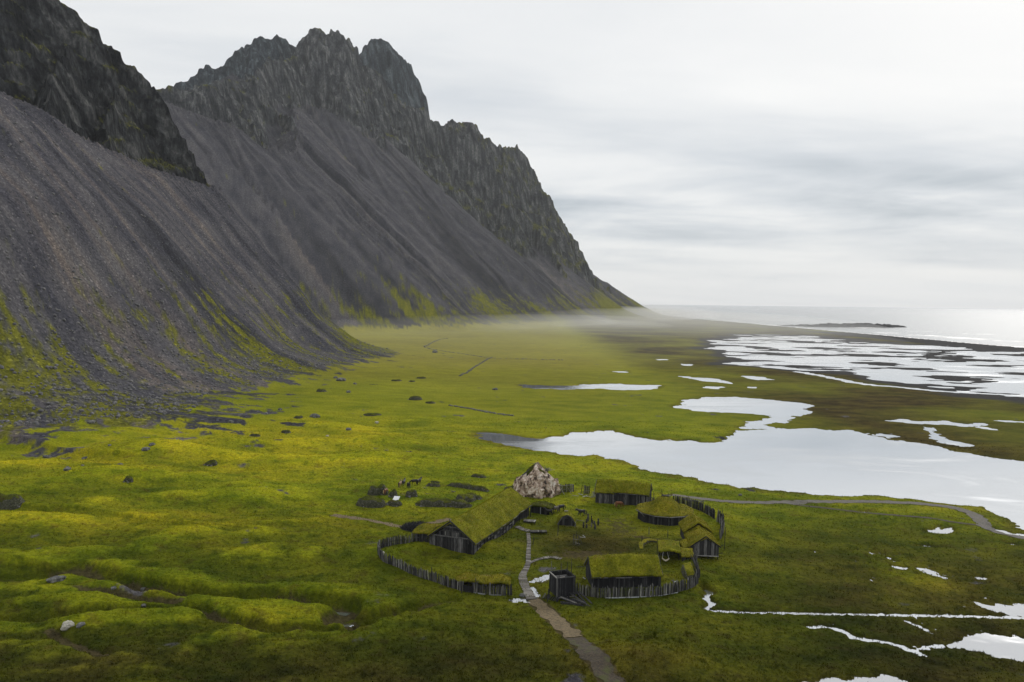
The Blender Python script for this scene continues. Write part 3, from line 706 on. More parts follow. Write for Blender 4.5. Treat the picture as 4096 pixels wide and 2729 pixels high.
def region(x, y, u, v, rx, ry, z=-0.5, soft=1.0):
    c = gp(u, v, z); return np.exp(-soft * (((x - c[0]) / rx) ** 2 + ((y - c[1]) / ry) ** 2))
def build_masks():
    x, y = GX, GY
    scree = ss(0.2, 3.2, G_SCREE + 1.5 * fbm2(x, y, 14, 3, 0.6, 21.0))
    dt, _ = seg_dist(x.ravel(), y.ravel(), TONGUE); dt = dt.reshape(x.shape)
    scree = np.maximum(scree, 0.62 * ss(6.0, 1.0, dt + 1.2 * fbm2(x, y, 5, 2, 0.5, 22.0)) * (y < 330))
    scree = np.where(y > 900, ss(2, 14, G_SCREE + 3.0 * fbm2(x, y, 40, 3, 0.6, 21.0)), scree)
    tone = 0.42 + 0.28 * perlin2(G_PAR / 42, G_RAW / 700 + 2.5) + 0.26 * perlin2(G_PAR / 14, G_RAW / 400 + 0.5) + 0.20 * perlin2(G_PAR / 5, G_RAW / 220)
    tone = np.clip(tone, 0, 1)
    tone = tone + 0.03 * ss(600, 250, y) - 0.06 * ss(900, 1600, y)
    low = ss(95, 5, G_SCREE) * ss(0, 3, G_SCREE)
    far = ss(900, 1300, y)
    moss = low * (0.35 + 0.55 * perlin2(G_PAR / 26, G_RAW / 160 + 5.5) + 0.35 * perlin2(G_PAR / 9, G_RAW / 60 + 1.5) + 0.32)
    # the mossy tongues under the far slope
    moss = np.maximum(moss, 1.15 * np.exp(-((G_SCREE - 35) / 55) ** 2) * far * (0.45 + 0.9 * perlin2(G_PAR / 75, G_RAW / 800 + 9.5)) * ss(0.5, 6, G_SCREE))
    moss = moss * (1 - G_ROCK)
    sedge = np.zeros(x.shape)
    dl = -((x - 34) * .69 + (y - 237) * .72)
    beyond = ss(0, -30, dl) * ss(20, 120, x - 0.02 * y)
    sedge = np.maximum(sedge, beyond * (0.8 + 0.45 * fbm2(x, y, 90, 3, 0.5, 3.0)) * ss(40, 150, x))
    sedge = np.maximum(sedge, 0.30 * ss(260, 420, y) * (1 - beyond) * (0.9 + 0.6 * fbm2(x, y, 120, 2)))
    wetfg = ss(34, 60, x) * ss(190, 120, y)
    sedge = np.maximum(sedge, wetfg * (0.55 + 0.55 * fbm2(x, y, 16, 3, 0.55, 13.0)))
    sedge = np.maximum(sedge, 0.62 * ss(118, 100, y) * (0.75 + 0.5 * fbm2(x, y, 12, 3, 0.55, 17.0)))  # near-edge sedge; its dark tone also paints in foreground shade
    sedge = np.maximum(sedge, 0.85 * region(x, y, 2380, 2190, 13, 14) )
    sedge = np.clip(np.maximum(sedge, 0.6 * G_WET), 0, 1)
    mud = 0.75 * region(x, y, 2330, 2235, 9, 4) + 0.6 * region(x, y, 2480, 2120, 6, 14)
    gul = np.zeros(x.shape)
    for P, w, dz in GULLY:
        m = near_poly(x, y, P, 4 * w)
        if m.any():
            d, s = seg_dist(x[m], y[m], P); gul[m] = np.maximum(gul[m], 1 - ss(0.2 * w, 0.95 * w, d))
    for pts, w, k in PATH_MASKS:
        m = near_poly(x, y, pts, 3 * w)
        if m.any():
            d, s = seg_dist(x[m], y[m], pts); gul[m] = np.maximum(gul[m], k * (1 - ss(0.5 * w, 1.3 * w, d)))
    mud = np.clip(np.maximum(mud, gul * 0.9), 0, 1)
    yellow = np.clip(0.7 * region(x, y, 560, 2110, 32, 10) + 0.6 * region(x, y, 420, 1890, 60, 18) + 0.5 * region(x, y, 1250, 1760, 60, 40) + 0.5 * region(x, y, 3750, 2330, 12, 9) + 0.4 * region(x, y, 2560, 2650, 10, 6), 0, 1)
    # ---- surface colour
    big = n01(x, y, 45, 4, 0.6, 1.0); mid = n01(x * 0.6, y, 9, 4, 0.62, 2.0); patch = n01(x * 0.8, y, 3.2, 4, 0.66, 4.0)
    v = 0.45 * big + 0.55 * mid
    v = 0.5 + (v - 0.5) * 0.8 + 0.07 * ss(205, 250, y) * ss(60, 0, x) * ss(520, 400, y)
    v = v + (0.5 - v) * 0.55 * ss(220, 420, gr)
    patch = patch + (0.5 - patch) * 0.7 * ss(200, 400, gr)
    c = cramp(v, (0.26, (0.066, 0.094, 0.006)), (0.42, (0.124, 0.156, 0.008)), (0.54, (0.190, 0.214, 0.010)), (0.68, (0.262, 0.262, 0.013)))
    c = cmix(0.6 * ss(0.60, 0.80, patch), c, (0.105, 0.090, 0.014)); c = cmix(0.6 * ss(0.42, 0.24, patch), c, (0.058, 0.092, 0.006))
    def box(a, k, ax):
        p = np.concatenate([np.repeat(a.take([0], ax), k, ax), a, np.repeat(a.take([-1], ax), k, ax)], ax); q = np.cumsum(p, ax)
        n_ = a.shape[ax]; return (q.take(range(2 * k, 2 * k + n_), ax) - q.take(range(0, n_), ax)) / (2 * k)
    crest = GZ - box(box(GZ, 34, 1), 14, 0)
    dry_lit = ss(0.03, 0.42, crest + 0.12 * fbm2(x, y, 3, 2, 0.5, 50.0)) * ss(0, -40, x) * (gr < 330) * (G_SCREE < 0.5)  # drier crest grass, brightened also to paint in the lit hummock tops
    c = c * (1 + dry_lit[..., None] * np.array([0.32, 0.28, 0.05]))
    c = c * (1 + yellow[..., None] * np.array([0.55, 0.22, 0.2]))
    straw = ss(290, 700, y + 40 * fbm2(x, y, 120, 2, 0.5, 60.0)) * (1 - 0.5 * beyond)
    c = cmix(0.85 * straw, c, c * 0.45 + np.array((0.215, 0.178, 0.040)))
    sg = cramp(0.6 * mid + 0.4 * patch, (0.30, (0.036, 0.028, 0.008)), (0.5, (0.088, 0.064, 0.014)), (0.70, (0.150, 0.118, 0.022)))
    c = cmix(sedge, c, sg * (1 - 0.42 * beyond)[..., None])
    dark = (0.82 * ss(212, 150, y + 14 * fbm2(x, y, 30, 3, 0.5, 40.0)) + 0.34 * ss(150, 100, y)) * (1 - 0.7 * yellow) * (1 - 0.5 * dry_lit)  # foreground and village dimming: cloud shade and vignette painted into the ground colour
    dark0 = 0 * ss(215, 130, y + 14 * fbm2(x, y, 30, 3, 0.5, 40.0)) * (1 - 0.75 * yellow) * (1 - 0.6 * dry_lit)
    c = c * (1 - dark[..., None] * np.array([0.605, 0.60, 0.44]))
    s = cramp(tone, (0.08, (0.036, 0.037, 0.044)), (0.40, (0.072, 0.072, 0.083)), (0.60, (0.098, 0.095, 0.102)), (0.86, (0.150, 0.126, 0.112)))
    s = s * cramp(n01(x, y, 20, 4, 0.6, 6.0), (0.3, (0.78, 0.78, 0.82)), (0.7, (1.2, 1.17, 1.12)))
    mossc = cmix(n01(x, y, 6, 3, 0.6, 7.0), np.array((0.070, 0.078, 0.008)), (0.215, 0.210, 0.016))
    mf = 0.9 * ss(0.36, 0.70, 0.75 * moss + 0.8 * (n01(x, y, 8, 5, 0.7, 8.0) - 0.5) + 0.30 * perlin2(G_PAR / 3.2, G_RAW / 40 + 3.3) + 0.2 * perlin2(G_PAR / 8, G_RAW / 110 + 8.3))
    s = cmix(mf, s, mossc)
    sf = ss(0.40, 0.62, scree + 0.9 * (n01(x, y, 5, 4, 0.7, 9.0) - 0.5))
    c = cmix(sf, c, s)
    gyv, gxv = np.gradient(GZ); ex = np.hypot(np.gradient(GX, axis=1), np.gradient(GY, axis=1)); ey = np.gradient(gr, axis=0)
    slope = np.hypot(gyv / ey, gxv / ex)
    r = cramp(n01(x + GZ * 0.3, y + GZ * 0.3, 14, 5, 0.65, 10.0), (0.28, (0.020, 0.022, 0.025)), (0.46, (0.044, 0.047, 0.052)), (0.60, (0.074, 0.077, 0.080)), (0.74, (0.150, 0.150, 0.148)))
    mossy = ss(-330, -60, x) * ss(2000, 2250, y)
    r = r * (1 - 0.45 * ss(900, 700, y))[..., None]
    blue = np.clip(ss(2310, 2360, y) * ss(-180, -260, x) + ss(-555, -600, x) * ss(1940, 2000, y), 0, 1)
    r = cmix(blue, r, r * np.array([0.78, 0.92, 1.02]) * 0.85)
    lg = (1 - blue) * ss(1.3 + 0.6 * mossy, 0.75 + 0.3 * mossy, slope) * ss(0.48 - 0.14 * mossy, 0.62 - 0.1 * mossy, n01(x, y, 40, 3, 0.6, 12.0))
    r = cmix(0.8 * lg, r, 0.5 * mossc + 0.5 * np.array((0.05, 0.05, 0.015)))
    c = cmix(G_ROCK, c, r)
    c = cmix(G_SAND, c, cmix(n01(x, y, 18, 3), np.array((0.028, 0.028, 0.031)), (0.060, 0.057, 0.056)))
    mdf = 0.85 * ss(0.42, 0.7, mud + 0.8 * (n01(x, y, 1.3, 3, 0.65, 14.0) - 0.5))
    c = cmix(mdf, c, cmix(n01(x, y, 0.8, 2), np.array((0.032, 0.026, 0.015)), (0.085, 0.066, 0.036)))
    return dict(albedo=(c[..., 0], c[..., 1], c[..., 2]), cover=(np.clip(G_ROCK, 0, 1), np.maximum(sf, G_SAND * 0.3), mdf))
TONGUE = plan([(420,1690),(600,1706),(760,1718),(860,1733),(940,1738)], 1.2)
PATH_MASKS = []
def path_line(pts, z=0.0): return smooth_line(plan(pts, z))
P_GRAVEL = path_line([(2128,2402),(2175,2440),(2240,2500),(2310,2570),(2370,2640),(2440,2729),(2520,2830)], 0.1)
P_ROAD = path_line([(2690,1990),(2790,1998),(2900,2006),(3080,2008),(3300,2004),(3500,2006),(3660,2013),(3790,2026),(3880,2050),(3925,2082),(3945,2108),(4010,2130),(4100,2148),(4300,2180)], -0.5)
P_SPUR = path_line([(3130,2012),(3260,2028),(3400,2046),(3560,2062),(3700,2072),(3800,2086),(3900,2100)], -0.6)
P_TRACK = path_line([(1330,2070),(1500,2088),(1620,2112),(1720,2092),(1800,2070)], 0.5)
P_YARD = path_line([(2540,2150),(2640,2168),(2740,2170)], 0.0)
PATH_MASKS += [(P_GRAVEL, 1.9, 1.0), (P_ROAD, 2.0, 0.8), (P_SPUR, 0.8, 0.8), (P_TRACK, 1.2, 0.6), (P_YARD, 1.0, 0.8)]
MASKS = build_masks()
_isM = (G_SCREE > 3.0) | ((G_ROCK > 0.5) & ~_k)
_fm = (_isM[:-1, :-1].astype(int) + _isM[1:, :-1] + _isM[:-1, 1:] + _isM[1:, 1:]) >= 2
# far beyond the mountain's back nothing shows: drop quads under the open sea
_sea = (GZ < -2.9)
_fs = _sea[:-1, :-1] & _sea[1:, :-1] & _sea[:-1, 1:] & _sea[1:, 1:]
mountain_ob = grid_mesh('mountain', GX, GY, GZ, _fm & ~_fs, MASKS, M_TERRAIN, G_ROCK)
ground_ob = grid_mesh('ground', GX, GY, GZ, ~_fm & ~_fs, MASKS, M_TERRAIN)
def setting(o, label=None):
    o['kind'] = 'structure'
    if label: o['label'] = label
    return o
setting(mountain_ob, 'dark craggy mountain ridge above long grey scree slopes')
setting(ground_ob, 'green meadow and brown marsh between mountain and sea')

# ------------------------------------------------------------------ water sheets
def sheet(name, P, z, mat, grow, label):
    c = P.mean(0); me = bpy.data.meshes.new(name)
    # push the outline outwards a little: the shore itself is where the ground rises through the sheet
    n = len(P); Q = []
    area = 0.5 * np.sum(P[:, 0] * np.roll(P[:, 1], -1) - np.roll(P[:, 0], -1) * P[:, 1])
    for i in range(n):
        t = P[(i + 1) % n] - P[i - 1]; t = t / (np.linalg.norm(t) + 1e-9)
        nn = np.array([t[1], -t[0]]) * (1 if area > 0 else -1)
        Q.append(P[i] + nn * grow)
    bm = bmesh.new()
    f = bm.faces.new([bm.verts.new((q[0], q[1], z)) for q in Q])
    if f.normal.z < 0: f.normal_flip()
    bmesh.ops.triangulate(bm, faces=[f]); bm.normal_update()
    for f in bm.faces:
        if f.normal.z < 0: f.normal_flip()
    bm.to_mesh(me); bm.free(); me.materials.append(mat)
    o = bpy.data.objects.new(name, me); COL.objects.link(o); return setting(o, label)
def ribbon(name, line, w, z, mat, label, dz=0.0, jitter=0.0, sub=4, taper=True):
    """strip along a line; z None: laid on the ground"""
    if z is None:                # finer steps for a ragged edge
        acc = np.concatenate([[0], np.cumsum(np.hypot(*np.diff(line, axis=0).T))]); q = np.arange(0, acc[-1], 0.7)
        if hasattr(w, '__len__'): w = list(np.interp(q, acc, w))
        line = np.stack([np.interp(q, acc, line[:, 0]), np.interp(q, acc, line[:, 1])], 1)
    d = np.gradient(line, axis=0); d /= np.linalg.norm(d, axis=1)[:, None] + 1e-9
    nrm = np.stack([-d[:, 1], d[:, 0]], 1); n = len(line); V = []; Fc = []
    W = w if hasattr(w, '__len__') else [w] * n
    for i in range(n):
        for k in range(sub + 1):
            s = (k / sub * 2 - 1)
            e = 1 + (jitter * float(perlin2(np.array([i * 0.43 + 5.1]), np.array([s * 2.3 + 11.7]))[0]) if k in (0, sub) else 0)
            q = line[i] + nrm[i] * s * W[i] * e
            zz = z if z is not None else gz(q[0], q[1]) + dz
            V.append((q[0], q[1], zz))
    for i in range(n - 1):
        for k in range(sub):
            a = i * (sub + 1) + k; Fc.append((a, a + sub + 1, a + sub + 2, a + 1))
    me = bpy.data.meshes.new(name); me.from_pydata(V, [], Fc); me.update()
    if me.polygons and me.polygons[0].normal.z < 0: me.flip_normals()
    me.materials.append(mat); o = bpy.data.objects.new(name, me); COL.objects.link(o); return setting(o, label)
sheet('lagoon', LAGOON, ZW, M_LAGOON, 5, 'still pale lagoon reflecting the clouds')
sheet('pond', POND, ZW - 0.004, M_LAGOON, 5, 'small pale pond beyond the lagoon')
sheet('inlet', INLET, ZW - 0.008, M_LAGOON, 3, 'narrow inlet joining pond and lagoon')
sheet('pool', POOL, ZW, M_LAGOON, 5, 'long thin pool in the far meadow')
for i, P in enumerate(POOLS): sheet('marsh_pool', P, ZW - 0.004 * (i % 5), M_LAGOON, 4, 'small pool in the brown marsh')
for i, P in enumerate(PUDDLES): sheet('puddle', P, ZW - 0.012 - 0.004 * (i % 5), M_STREAM, 0.8, 'shallow puddle in the wet grass')
for k, P in enumerate(HIGH_PUDDLES): sheet('puddle', P, HIGH_LEVELS[k], M_STREAM, 0.5, 'shallow puddle beside the boardwalk')
sheet('tidal_flat_water', TIDAL, ZW - 0.004, M_FLAT, 30, 'film of water on the black tidal flat')
ribbon('river', RIVER, 8.0, ZW - 0.016, M_FLAT, 'narrow river crossing the brown marsh')
ribbon('ditch', DITCH, 1.3, ZW - 0.036, M_STREAM, 'straight water-filled ditch right of the palisade')
ribbon('stream', STREAM, 1.6, ZW - 0.040, M_STREAM, 'winding stream in the lower right meadow')
ribbon('stream_branch', BRANCH, 1.3, ZW - 0.044, M_STREAM, 'short side arm above the winding stream')
ribbon('stream_tail', TAIL, 1.1, ZW - 0.048, M_STREAM, 'short tail below the winding stream')
def bog_water():
    for k, (u, v, rx, ry) in enumerate(((3560,2225,9,4),(3700,2290,10,4),(3330,2210,5,3),(3980,2380,8,5),(3900,2430,9,4),(2640,2590,4,4),(3600,2520,10,4),(3800,2470,8,3),(3480,2500,7,3),(4000,2600,12,7),(3450,2240,8,4))):
        c = gp(u, v, ZW); a = np.linspace(0, 2 * np.pi, 24, endpoint=False)
        P = np.stack([c[0] + 1.5 * rx * np.cos(a), c[1] + 1.5 * ry * np.sin(a)], 1)
        sheet('bog_water', P, ZW - 0.014 - 0.0011 * k, M_LAGOON, 0.0, 'broken specks of water between tussocks')
bog_water()
# water glints in the left-hand gullies
for (i0, i1, G, w) in ((24, 31, 0, 0.55), (34, 44, 0, 0.5), (56, 66, 0, 0.5), (40, 52, 1, 0.42)):
    L = GULLY[G][0][i0:i1]
    if len(L) > 2: ribbon('brook', L, w, None, M_LAGOON, 'dark trickle at the bottom of the grassy gully', dz=0.06, jitter=0.5)
def build_sea():
    rows = np.concatenate([np.linspace(900, 3600, 110), np.geomspace(3700, 32000, 40)])
    az = np.radians(np.linspace(-10, 60, 150))
    r, a = np.meshgrid(rows, az, indexing='ij'); X = r * np.sin(a); Y = r * np.cos(a)
    Z = np.full(X.shape, -1.22)
    dc, _ = seg_dist(X.ravel(), Y.ravel(), COAST); dc = dc.reshape(X.shape)
    ds, _ = seg_dist(X.ravel(), Y.ravel(), SPIT); ds = ds.reshape(X.shape)
    foam = 0.62 * np.exp(-dc / 90) + 0.42 * np.exp(-((dc - 190) / 45) ** 2) + 0.34 * np.exp(-((dc - 360) / 60) ** 2) + 0.25 * np.exp(-((dc - 560) / 70) ** 2) + 0.35 * np.exp(-ds / 35)
    cyx = np.argsort(COAST[:, 0]); cy = np.interp(X, COAST[cyx, 0], COAST[cyx, 1])
    keep = ((Y > cy - 25) | (r > 3350))
    fm = keep[:-1, :-1] & keep[1:, :-1] & keep[:-1, 1:] & keep[1:, 1:]
    o = grid_mesh('sea', X, Y, Z, fm, dict(foam=foam), M_SEA); setting(o, 'pale grey sea with lines of surf')
build_sea()

# ------------------------------------------------------------------ materials of built things
def wood_material(name, dark, mid, pale, streak=0.5):
    m, nt, b = new_mat(name); t = NT(nt)
    tc = t.n.new('ShaderNodeTexCoord'); rnd = t.orand()
    p = t.pos()
    g = t.noise(t.scale(p, (7, 7, 0.9)), 1.0, 4, 0.65)
    v = t.m('ADD', t.m('MULTIPLY', g, 0.75), t.m('MULTIPLY', rnd, 0.42))
    c = t.ramp(v, (0.36, dark), (0.62, mid), (0.86, pale))
    t.l.new(c, b.inputs['Base Color']); b.inputs['Roughness'].default_value = 0.85; b.inputs['Specular IOR Level'].default_value = 0.2
    t.l.new(t.bump(g, 0.5, 0.04), b.inputs['Normal'])
    return m
M_DARK = wood_material('dark_tarred_wood', (0.010, 0.010, 0.012), (0.022, 0.022, 0.025), (0.075, 0.074, 0.075))
M_WOOD = wood_material('weathered_wood', (0.014, 0.014, 0.016), (0.045, 0.044, 0.044), (0.19, 0.185, 0.18))
M_GREY = wood_material('grey_driftwood', (0.05, 0.048, 0.045), (0.15, 0.145, 0.135), (0.36, 0.35, 0.33))
M_BOARD = wood_material('boardwalk_wood', (0.055, 0.050, 0.043), (0.14, 0.128, 0.112), (0.26, 0.245, 0.22))
M_PALEB = wood_material('pale_trim_wood', (0.10, 0.10, 0.10), (0.30, 0.31, 0.32), (0.50, 0.52, 0.54))
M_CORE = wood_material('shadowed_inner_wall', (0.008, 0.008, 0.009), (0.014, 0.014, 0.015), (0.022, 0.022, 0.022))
M_TURF = turf_material('roof_turf', (0.066, 0.076, 0.006), (0.150, 0.156, 0.009), (0.240, 0.232, 0.014), (0.150, 0.130, 0.018))
M_TURF_Y = turf_material('yellow_roof_turf', (0.070, 0.080, 0.006), (0.160, 0.152, 0.010), (0.245, 0.215, 0.014), (0.165, 0.130, 0.018))
M_TURF_D = turf_material('dark_turf', (0.022, 0.026, 0.006), (0.055, 0.066, 0.008), (0.110, 0.118, 0.012), (0.045, 0.036, 0.014))
def blade_material(name, lo, hi):
    m, nt, b = new_mat(name); t = NT(nt)
    c = t.mix(t.noise(t.pos(), 0.8, 3, 0.6), lo, hi)
    t.l.new(c, b.inputs['Base Color']); b.inputs['Roughness'].default_value = 0.9; b.inputs['Specular IOR Level'].default_value = 0.03
    tr = t.n.new('ShaderNodeBsdfTranslucent'); t.l.new(c, tr.inputs[0]); mx = t.n.new('ShaderNodeMixShader'); mx.inputs[0].default_value = 0.5
    out = [n for n in t.n if n.type == 'OUTPUT_MATERIAL'][0]
    t.l.new(b.outputs[0], mx.inputs[1]); t.l.new(tr.outputs[0], mx.inputs[2]); t.l.new(mx.outputs[0], out.inputs[0]); return m
BLADE = {'roof_turf': blade_material('roof_blades', (0.090, 0.102, 0.007), (0.270, 0.258, 0.016)), 'yellow_roof_turf': blade_material('yellow_roof_blades', (0.080, 0.084, 0.006), (0.220, 0.190, 0.013)),
         'dark_turf': blade_material('dark_blades', (0.028, 0.038, 0.006), (0.105, 0.115, 0.012)), 'pale_thatch': blade_material('thatch_blades', (0.16, 0.13, 0.07), (0.30, 0.25, 0.13))}
def flat_material(name, col, rough=0.8, var=0.25, scale=3.0):
    m, nt, b = new_mat(name); t = NT(nt)
    n = t.noise(t.pos(), scale, 4, 0.6)
    t.l.new(t.mix(n, tuple(c * (1 - var) for c in col), tuple(c * (1 + var) for c in col)), b.inputs['Base Color'])
    b.inputs['Roughness'].default_value = rough
    t.l.new(t.bump(n, 0.4, 0.05), b.inputs['Normal'])
    return m
M_GRAVEL = None
def gravel_material(name, a, bcol, ccol):
    m, nt, b = new_mat(name); t = NT(nt); p = t.pos()
    v = t.voro(p, 5.0, 'F1', 1); s = t.n.new('ShaderNodeSeparateColor'); t.l.new(v, s.inputs[0])
    c = t.mix(s.outputs[0], a, bcol)
    c = t.mix(t.lin(t.noise(p, 0.5, 4, 0.65), 0.50, 0.66), c, ccol)
    t.l.new(c, b.inputs['Base Color']); b.inputs['Roughness'].default_value = 0.95
    t.l.new(t.bump(t.noise(p, 3, 3, 0.7), 0.7, 0.15), b.inputs['Normal']); return m
M_GRAVEL = gravel_material('tan_gravel', (0.085, 0.062, 0.032), (0.185, 0.138, 0.070), (0.10, 0.074, 0.035))
M_MUDTRACK = gravel_material('dark_mud_track', (0.026, 0.019, 0.011), (0.060, 0.044, 0.025), (0.050, 0.054, 0.010))
M_ROAD = gravel_material('grey_gravel', (0.075, 0.070, 0.062), (0.15, 0.135, 0.115), (0.11, 0.10, 0.07))
M_BRUSH = flat_material('dark_brushwood', (0.026, 0.027, 0.032), 0.9, 0.6, 4.0)
M_THATCH = flat_material('pale_thatch', (0.24, 0.20, 0.10), 0.95, 0.5, 6.0)
M_BLACKHAIR = flat_material('black_horse_coat', (0.012, 0.011, 0.011), 0.55, 0.3, 3.0)
M_DKBROWN = flat_material('dark_brown_horse_coat', (0.022, 0.016, 0.013), 0.55, 0.3, 3.0)
M_CHESTNUT = flat_material('chestnut_horse_coat', (0.16, 0.058, 0.018), 0.55, 0.25, 3.0)
M_TAN = flat_material('tan_horse_coat', (0.21, 0.125, 0.05), 0.55, 0.25, 3.0)
M_GREYH = flat_material('grey_brown_horse_coat', (0.085, 0.072, 0.055), 0.55, 0.4, 3.0)
M_BLOND = flat_material('flaxen_mane', (0.48, 0.33, 0.14), 0.7, 0.3, 6.0)
M_WHITE = flat_material('white_canvas', (0.72, 0.73, 0.74), 0.8, 0.08, 2.0)
M_HIDE = flat_material('pale_hide', (0.62, 0.55, 0.42), 0.8, 0.2, 5.0)
def stone_material(name, stops, scale=0.9, vs=1.0):
    m, nt, b = new_mat(name); t = NT(nt); p = t.pos()
    n = t.noise(t.scale(p, (1, 1, vs)), scale, 6, 0.68, 0.6)
    t.l.new(t.ramp(n, *stops), b.inputs['Base Color']); b.inputs['Roughness'].default_value = 0.9
    t.l.new(t.bump(t.noise(p, scale * 3, 5, 0.7), 0.9, 0.25), b.inputs['Normal']); return m
M_STONE = stone_material('lichen_stone', ((0.3, (0.035, 0.036, 0.036)), (0.5, (0.10, 0.10, 0.095)), (0.7, (0.30, 0.29, 0.27))), 1.6)
M_PSTONE = stone_material('pale_stone', ((0.3, (0.18, 0.17, 0.14)), (0.5, (0.42, 0.40, 0.33)), (0.7, (0.6, 0.57, 0.48))), 1.6)
M_CRAG = stone_material('bleached_rock', ((0.37, (0.020, 0.016, 0.014)), (0.43, (0.17, 0.115, 0.08)), (0.50, (0.42, 0.315, 0.235)), (0.57, (0.62, 0.52, 0.43)), (0.66, (0.82, 0.77, 0.70))), 1.0, 0.7)

# ------------------------------------------------------------------ object helpers
def thing(name, label, cat, loc, rz=0.0, group=None):
    o = bpy.data.objects.new(name, None); COL.objects.link(o)
    o.location = loc; o.rotation_euler = (0, 0, rz); o.empty_display_size = 0.5
    return tag(o, label, cat, group)
def tag(o, label, cat, group=None):
    o['label'] = label; o['category'] = cat
    if group: o['group'] = group
    return o
def part(name, me, parent, mtx=None, kind=None):
    o = bpy.data.objects.new(name, me); COL.objects.link(o); o.parent = parent
    if mtx is not None: o.matrix_basis = mtx
    if kind: o['kind'] = kind
    return o
def mesh_of(name, V, Fc, mat, smooth=False):
    me = bpy.data.meshes.new(name); me.from_pydata([tuple(v) for v in V], [], Fc); me.update()
    bm = bmesh.new(); bm.from_mesh(me); bmesh.ops.recalc_face_normals(bm, faces=bm.faces); bm.to_mesh(me); bm.free()
    if smooth: me.polygons.foreach_set('use_smooth', [True] * len(me.polygons))
    me.materials.append(mat); return me
_unit = {}
def unit_mesh(kind, mat, var):
    key = (kind, mat.name, var)
    if key in _unit: return _unit[key]
    rg = random.Random(hash(kind) % 1000 * 0 + var * 13 + len(kind))
    V = []; Fc = []
    if kind == 'box':
        for z in (0, 1):
            for x, y in ((-.5, -.5), (.5, -.5), (.5, .5), (-.5, .5)):
                V.append((x + rg.uniform(-.06, .06), y + rg.uniform(-.05, .05), z + (rg.uniform(-.012, .012) if z else 0)))
        Fc = [(0, 3, 2, 1), (4, 5, 6, 7), (0, 1, 5, 4), (1, 2, 6, 5), (2, 3, 7, 6), (3, 0, 4, 7)]
    else:                        # pole or stake: six-sided, slightly bent, tapering
        n = 6; lv = [(0, 1.0), (0.45, 0.95), (0.9, 0.8)] + ([(1.0, 0.15)] if kind == 'stake' else [(1.0, 0.72)])
        bx, by = rg.uniform(-.35, .35), rg.uniform(-.35, .35)
        for z, r in lv:
            off = math.sin(z * math.pi)
            for k in range(n):
                a = 2 * math.pi * k / n
                V.append((bx * off + .5 * r * math.cos(a) * rg.uniform(.88, 1.1), by * off + .5 * r * math.sin(a) * rg.uniform(.88, 1.1), z))
        for i in range(len(lv) - 1):
            for k in range(n): Fc.append((i * n + k, i * n + (k + 1) % n, (i + 1) * n + (k + 1) % n, (i + 1) * n + k))
        Fc.append(tuple(range(n - 1, -1, -1))); Fc.append(tuple(range(len(V) - n, len(V))))
    _unit[key] = mesh_of(kind, V, Fc, mat); return _unit[key]
def beam(parent, name, a, b, w, t, mat, face=(0, -1, 0), kind='box'):
    """a piece of timber from a to b (parent coordinates); its flat side looks along face"""
    a = Vector(a); b = Vector(b); z = b - a; L = z.length; z.normalize()
    f = Vector(face); x = f.cross(z)
    if x.length < 1e-3: x = Vector((1, 0, 0)).cross(z)
    x.normalize(); y = z.cross(x)
    m = Matrix(((x.x * w, y.x * t, z.x * L, a.x), (x.y * w, y.y * t, z.y * L, a.y), (x.z * w, y.z * t, z.z * L, a.z), (0, 0, 0, 1)))
    return part(name, unit_mesh(kind, mat, random.randrange(5)), parent, m)
RU = random.uniform
FOOTPRINTS = []                  # (centre, rotation, half length, half width) kept free of meadow tufts
def foot(c, rz, hx, hy): FOOTPRINTS.append((c[0], c[1], rz, hx, hy))

def blades(pts, nrm, size, lean, mat, name='grass'):
    """grass blades as slim triangles standing on the given points"""
    n = len(pts); rg = np.random.RandomState(n)
    d = nrm + lean * rg.randn(n, 3) ; d /= np.linalg.norm(d, axis=1)[:, None]
    s = np.cross(d, rg.randn(n, 3)); s /= np.linalg.norm(s, axis=1)[:, None] + 1e-9
    L = size * (0.55 + 0.9 * rg.rand(n))[:, None]
    base = pts - nrm * 0.03
    V = np.stack([base - s * L * 0.16, base + s * L * 0.16, base + d * L], 1).reshape(-1, 3)
    me = bpy.data.meshes.new(name); me.vertices.add(3 * n); me.vertices.foreach_set('co', V.astype(np.float32).ravel())
    me.loops.add(3 * n); me.loops.foreach_set('vertex_index', np.arange(3 * n, dtype=np.int32))
    me.polygons.add(n); me.polygons.foreach_set('loop_start', np.arange(0, 3 * n, 3, dtype=np.int32)); me.polygons.foreach_set('loop_total', np.full(n, 3, np.int32))
    me.update(); me.materials.append(mat); return me
def surface_points(V, Fq, n, seed=1):
    rg = np.random.RandomState(seed); V = np.asarray(V, float); q = np.asarray(Fq)
    a, b, c = V[q[:, 0]], V[q[:, 1]], V[q[:, 2]]
    nn = np.cross(b - a, c - a); ar = np.linalg.norm(nn, axis=1) + 1e-9; nn /= ar[:, None]
    i = rg.choice(len(q), n, p=ar / ar.sum()); d = V[q[i, 3]] if q.shape[1] == 4 else c[i]
    u, v = rg.rand(n, 1), rg.rand(n, 1)
    p = (a[i] * (1 - u) + b[i] * u) * (1 - v) + (d * (1 - u) + c[i] * u) * v
    nz = np.where(nn[i][:, 2:3] < 0, -nn[i], nn[i]); return p, nz

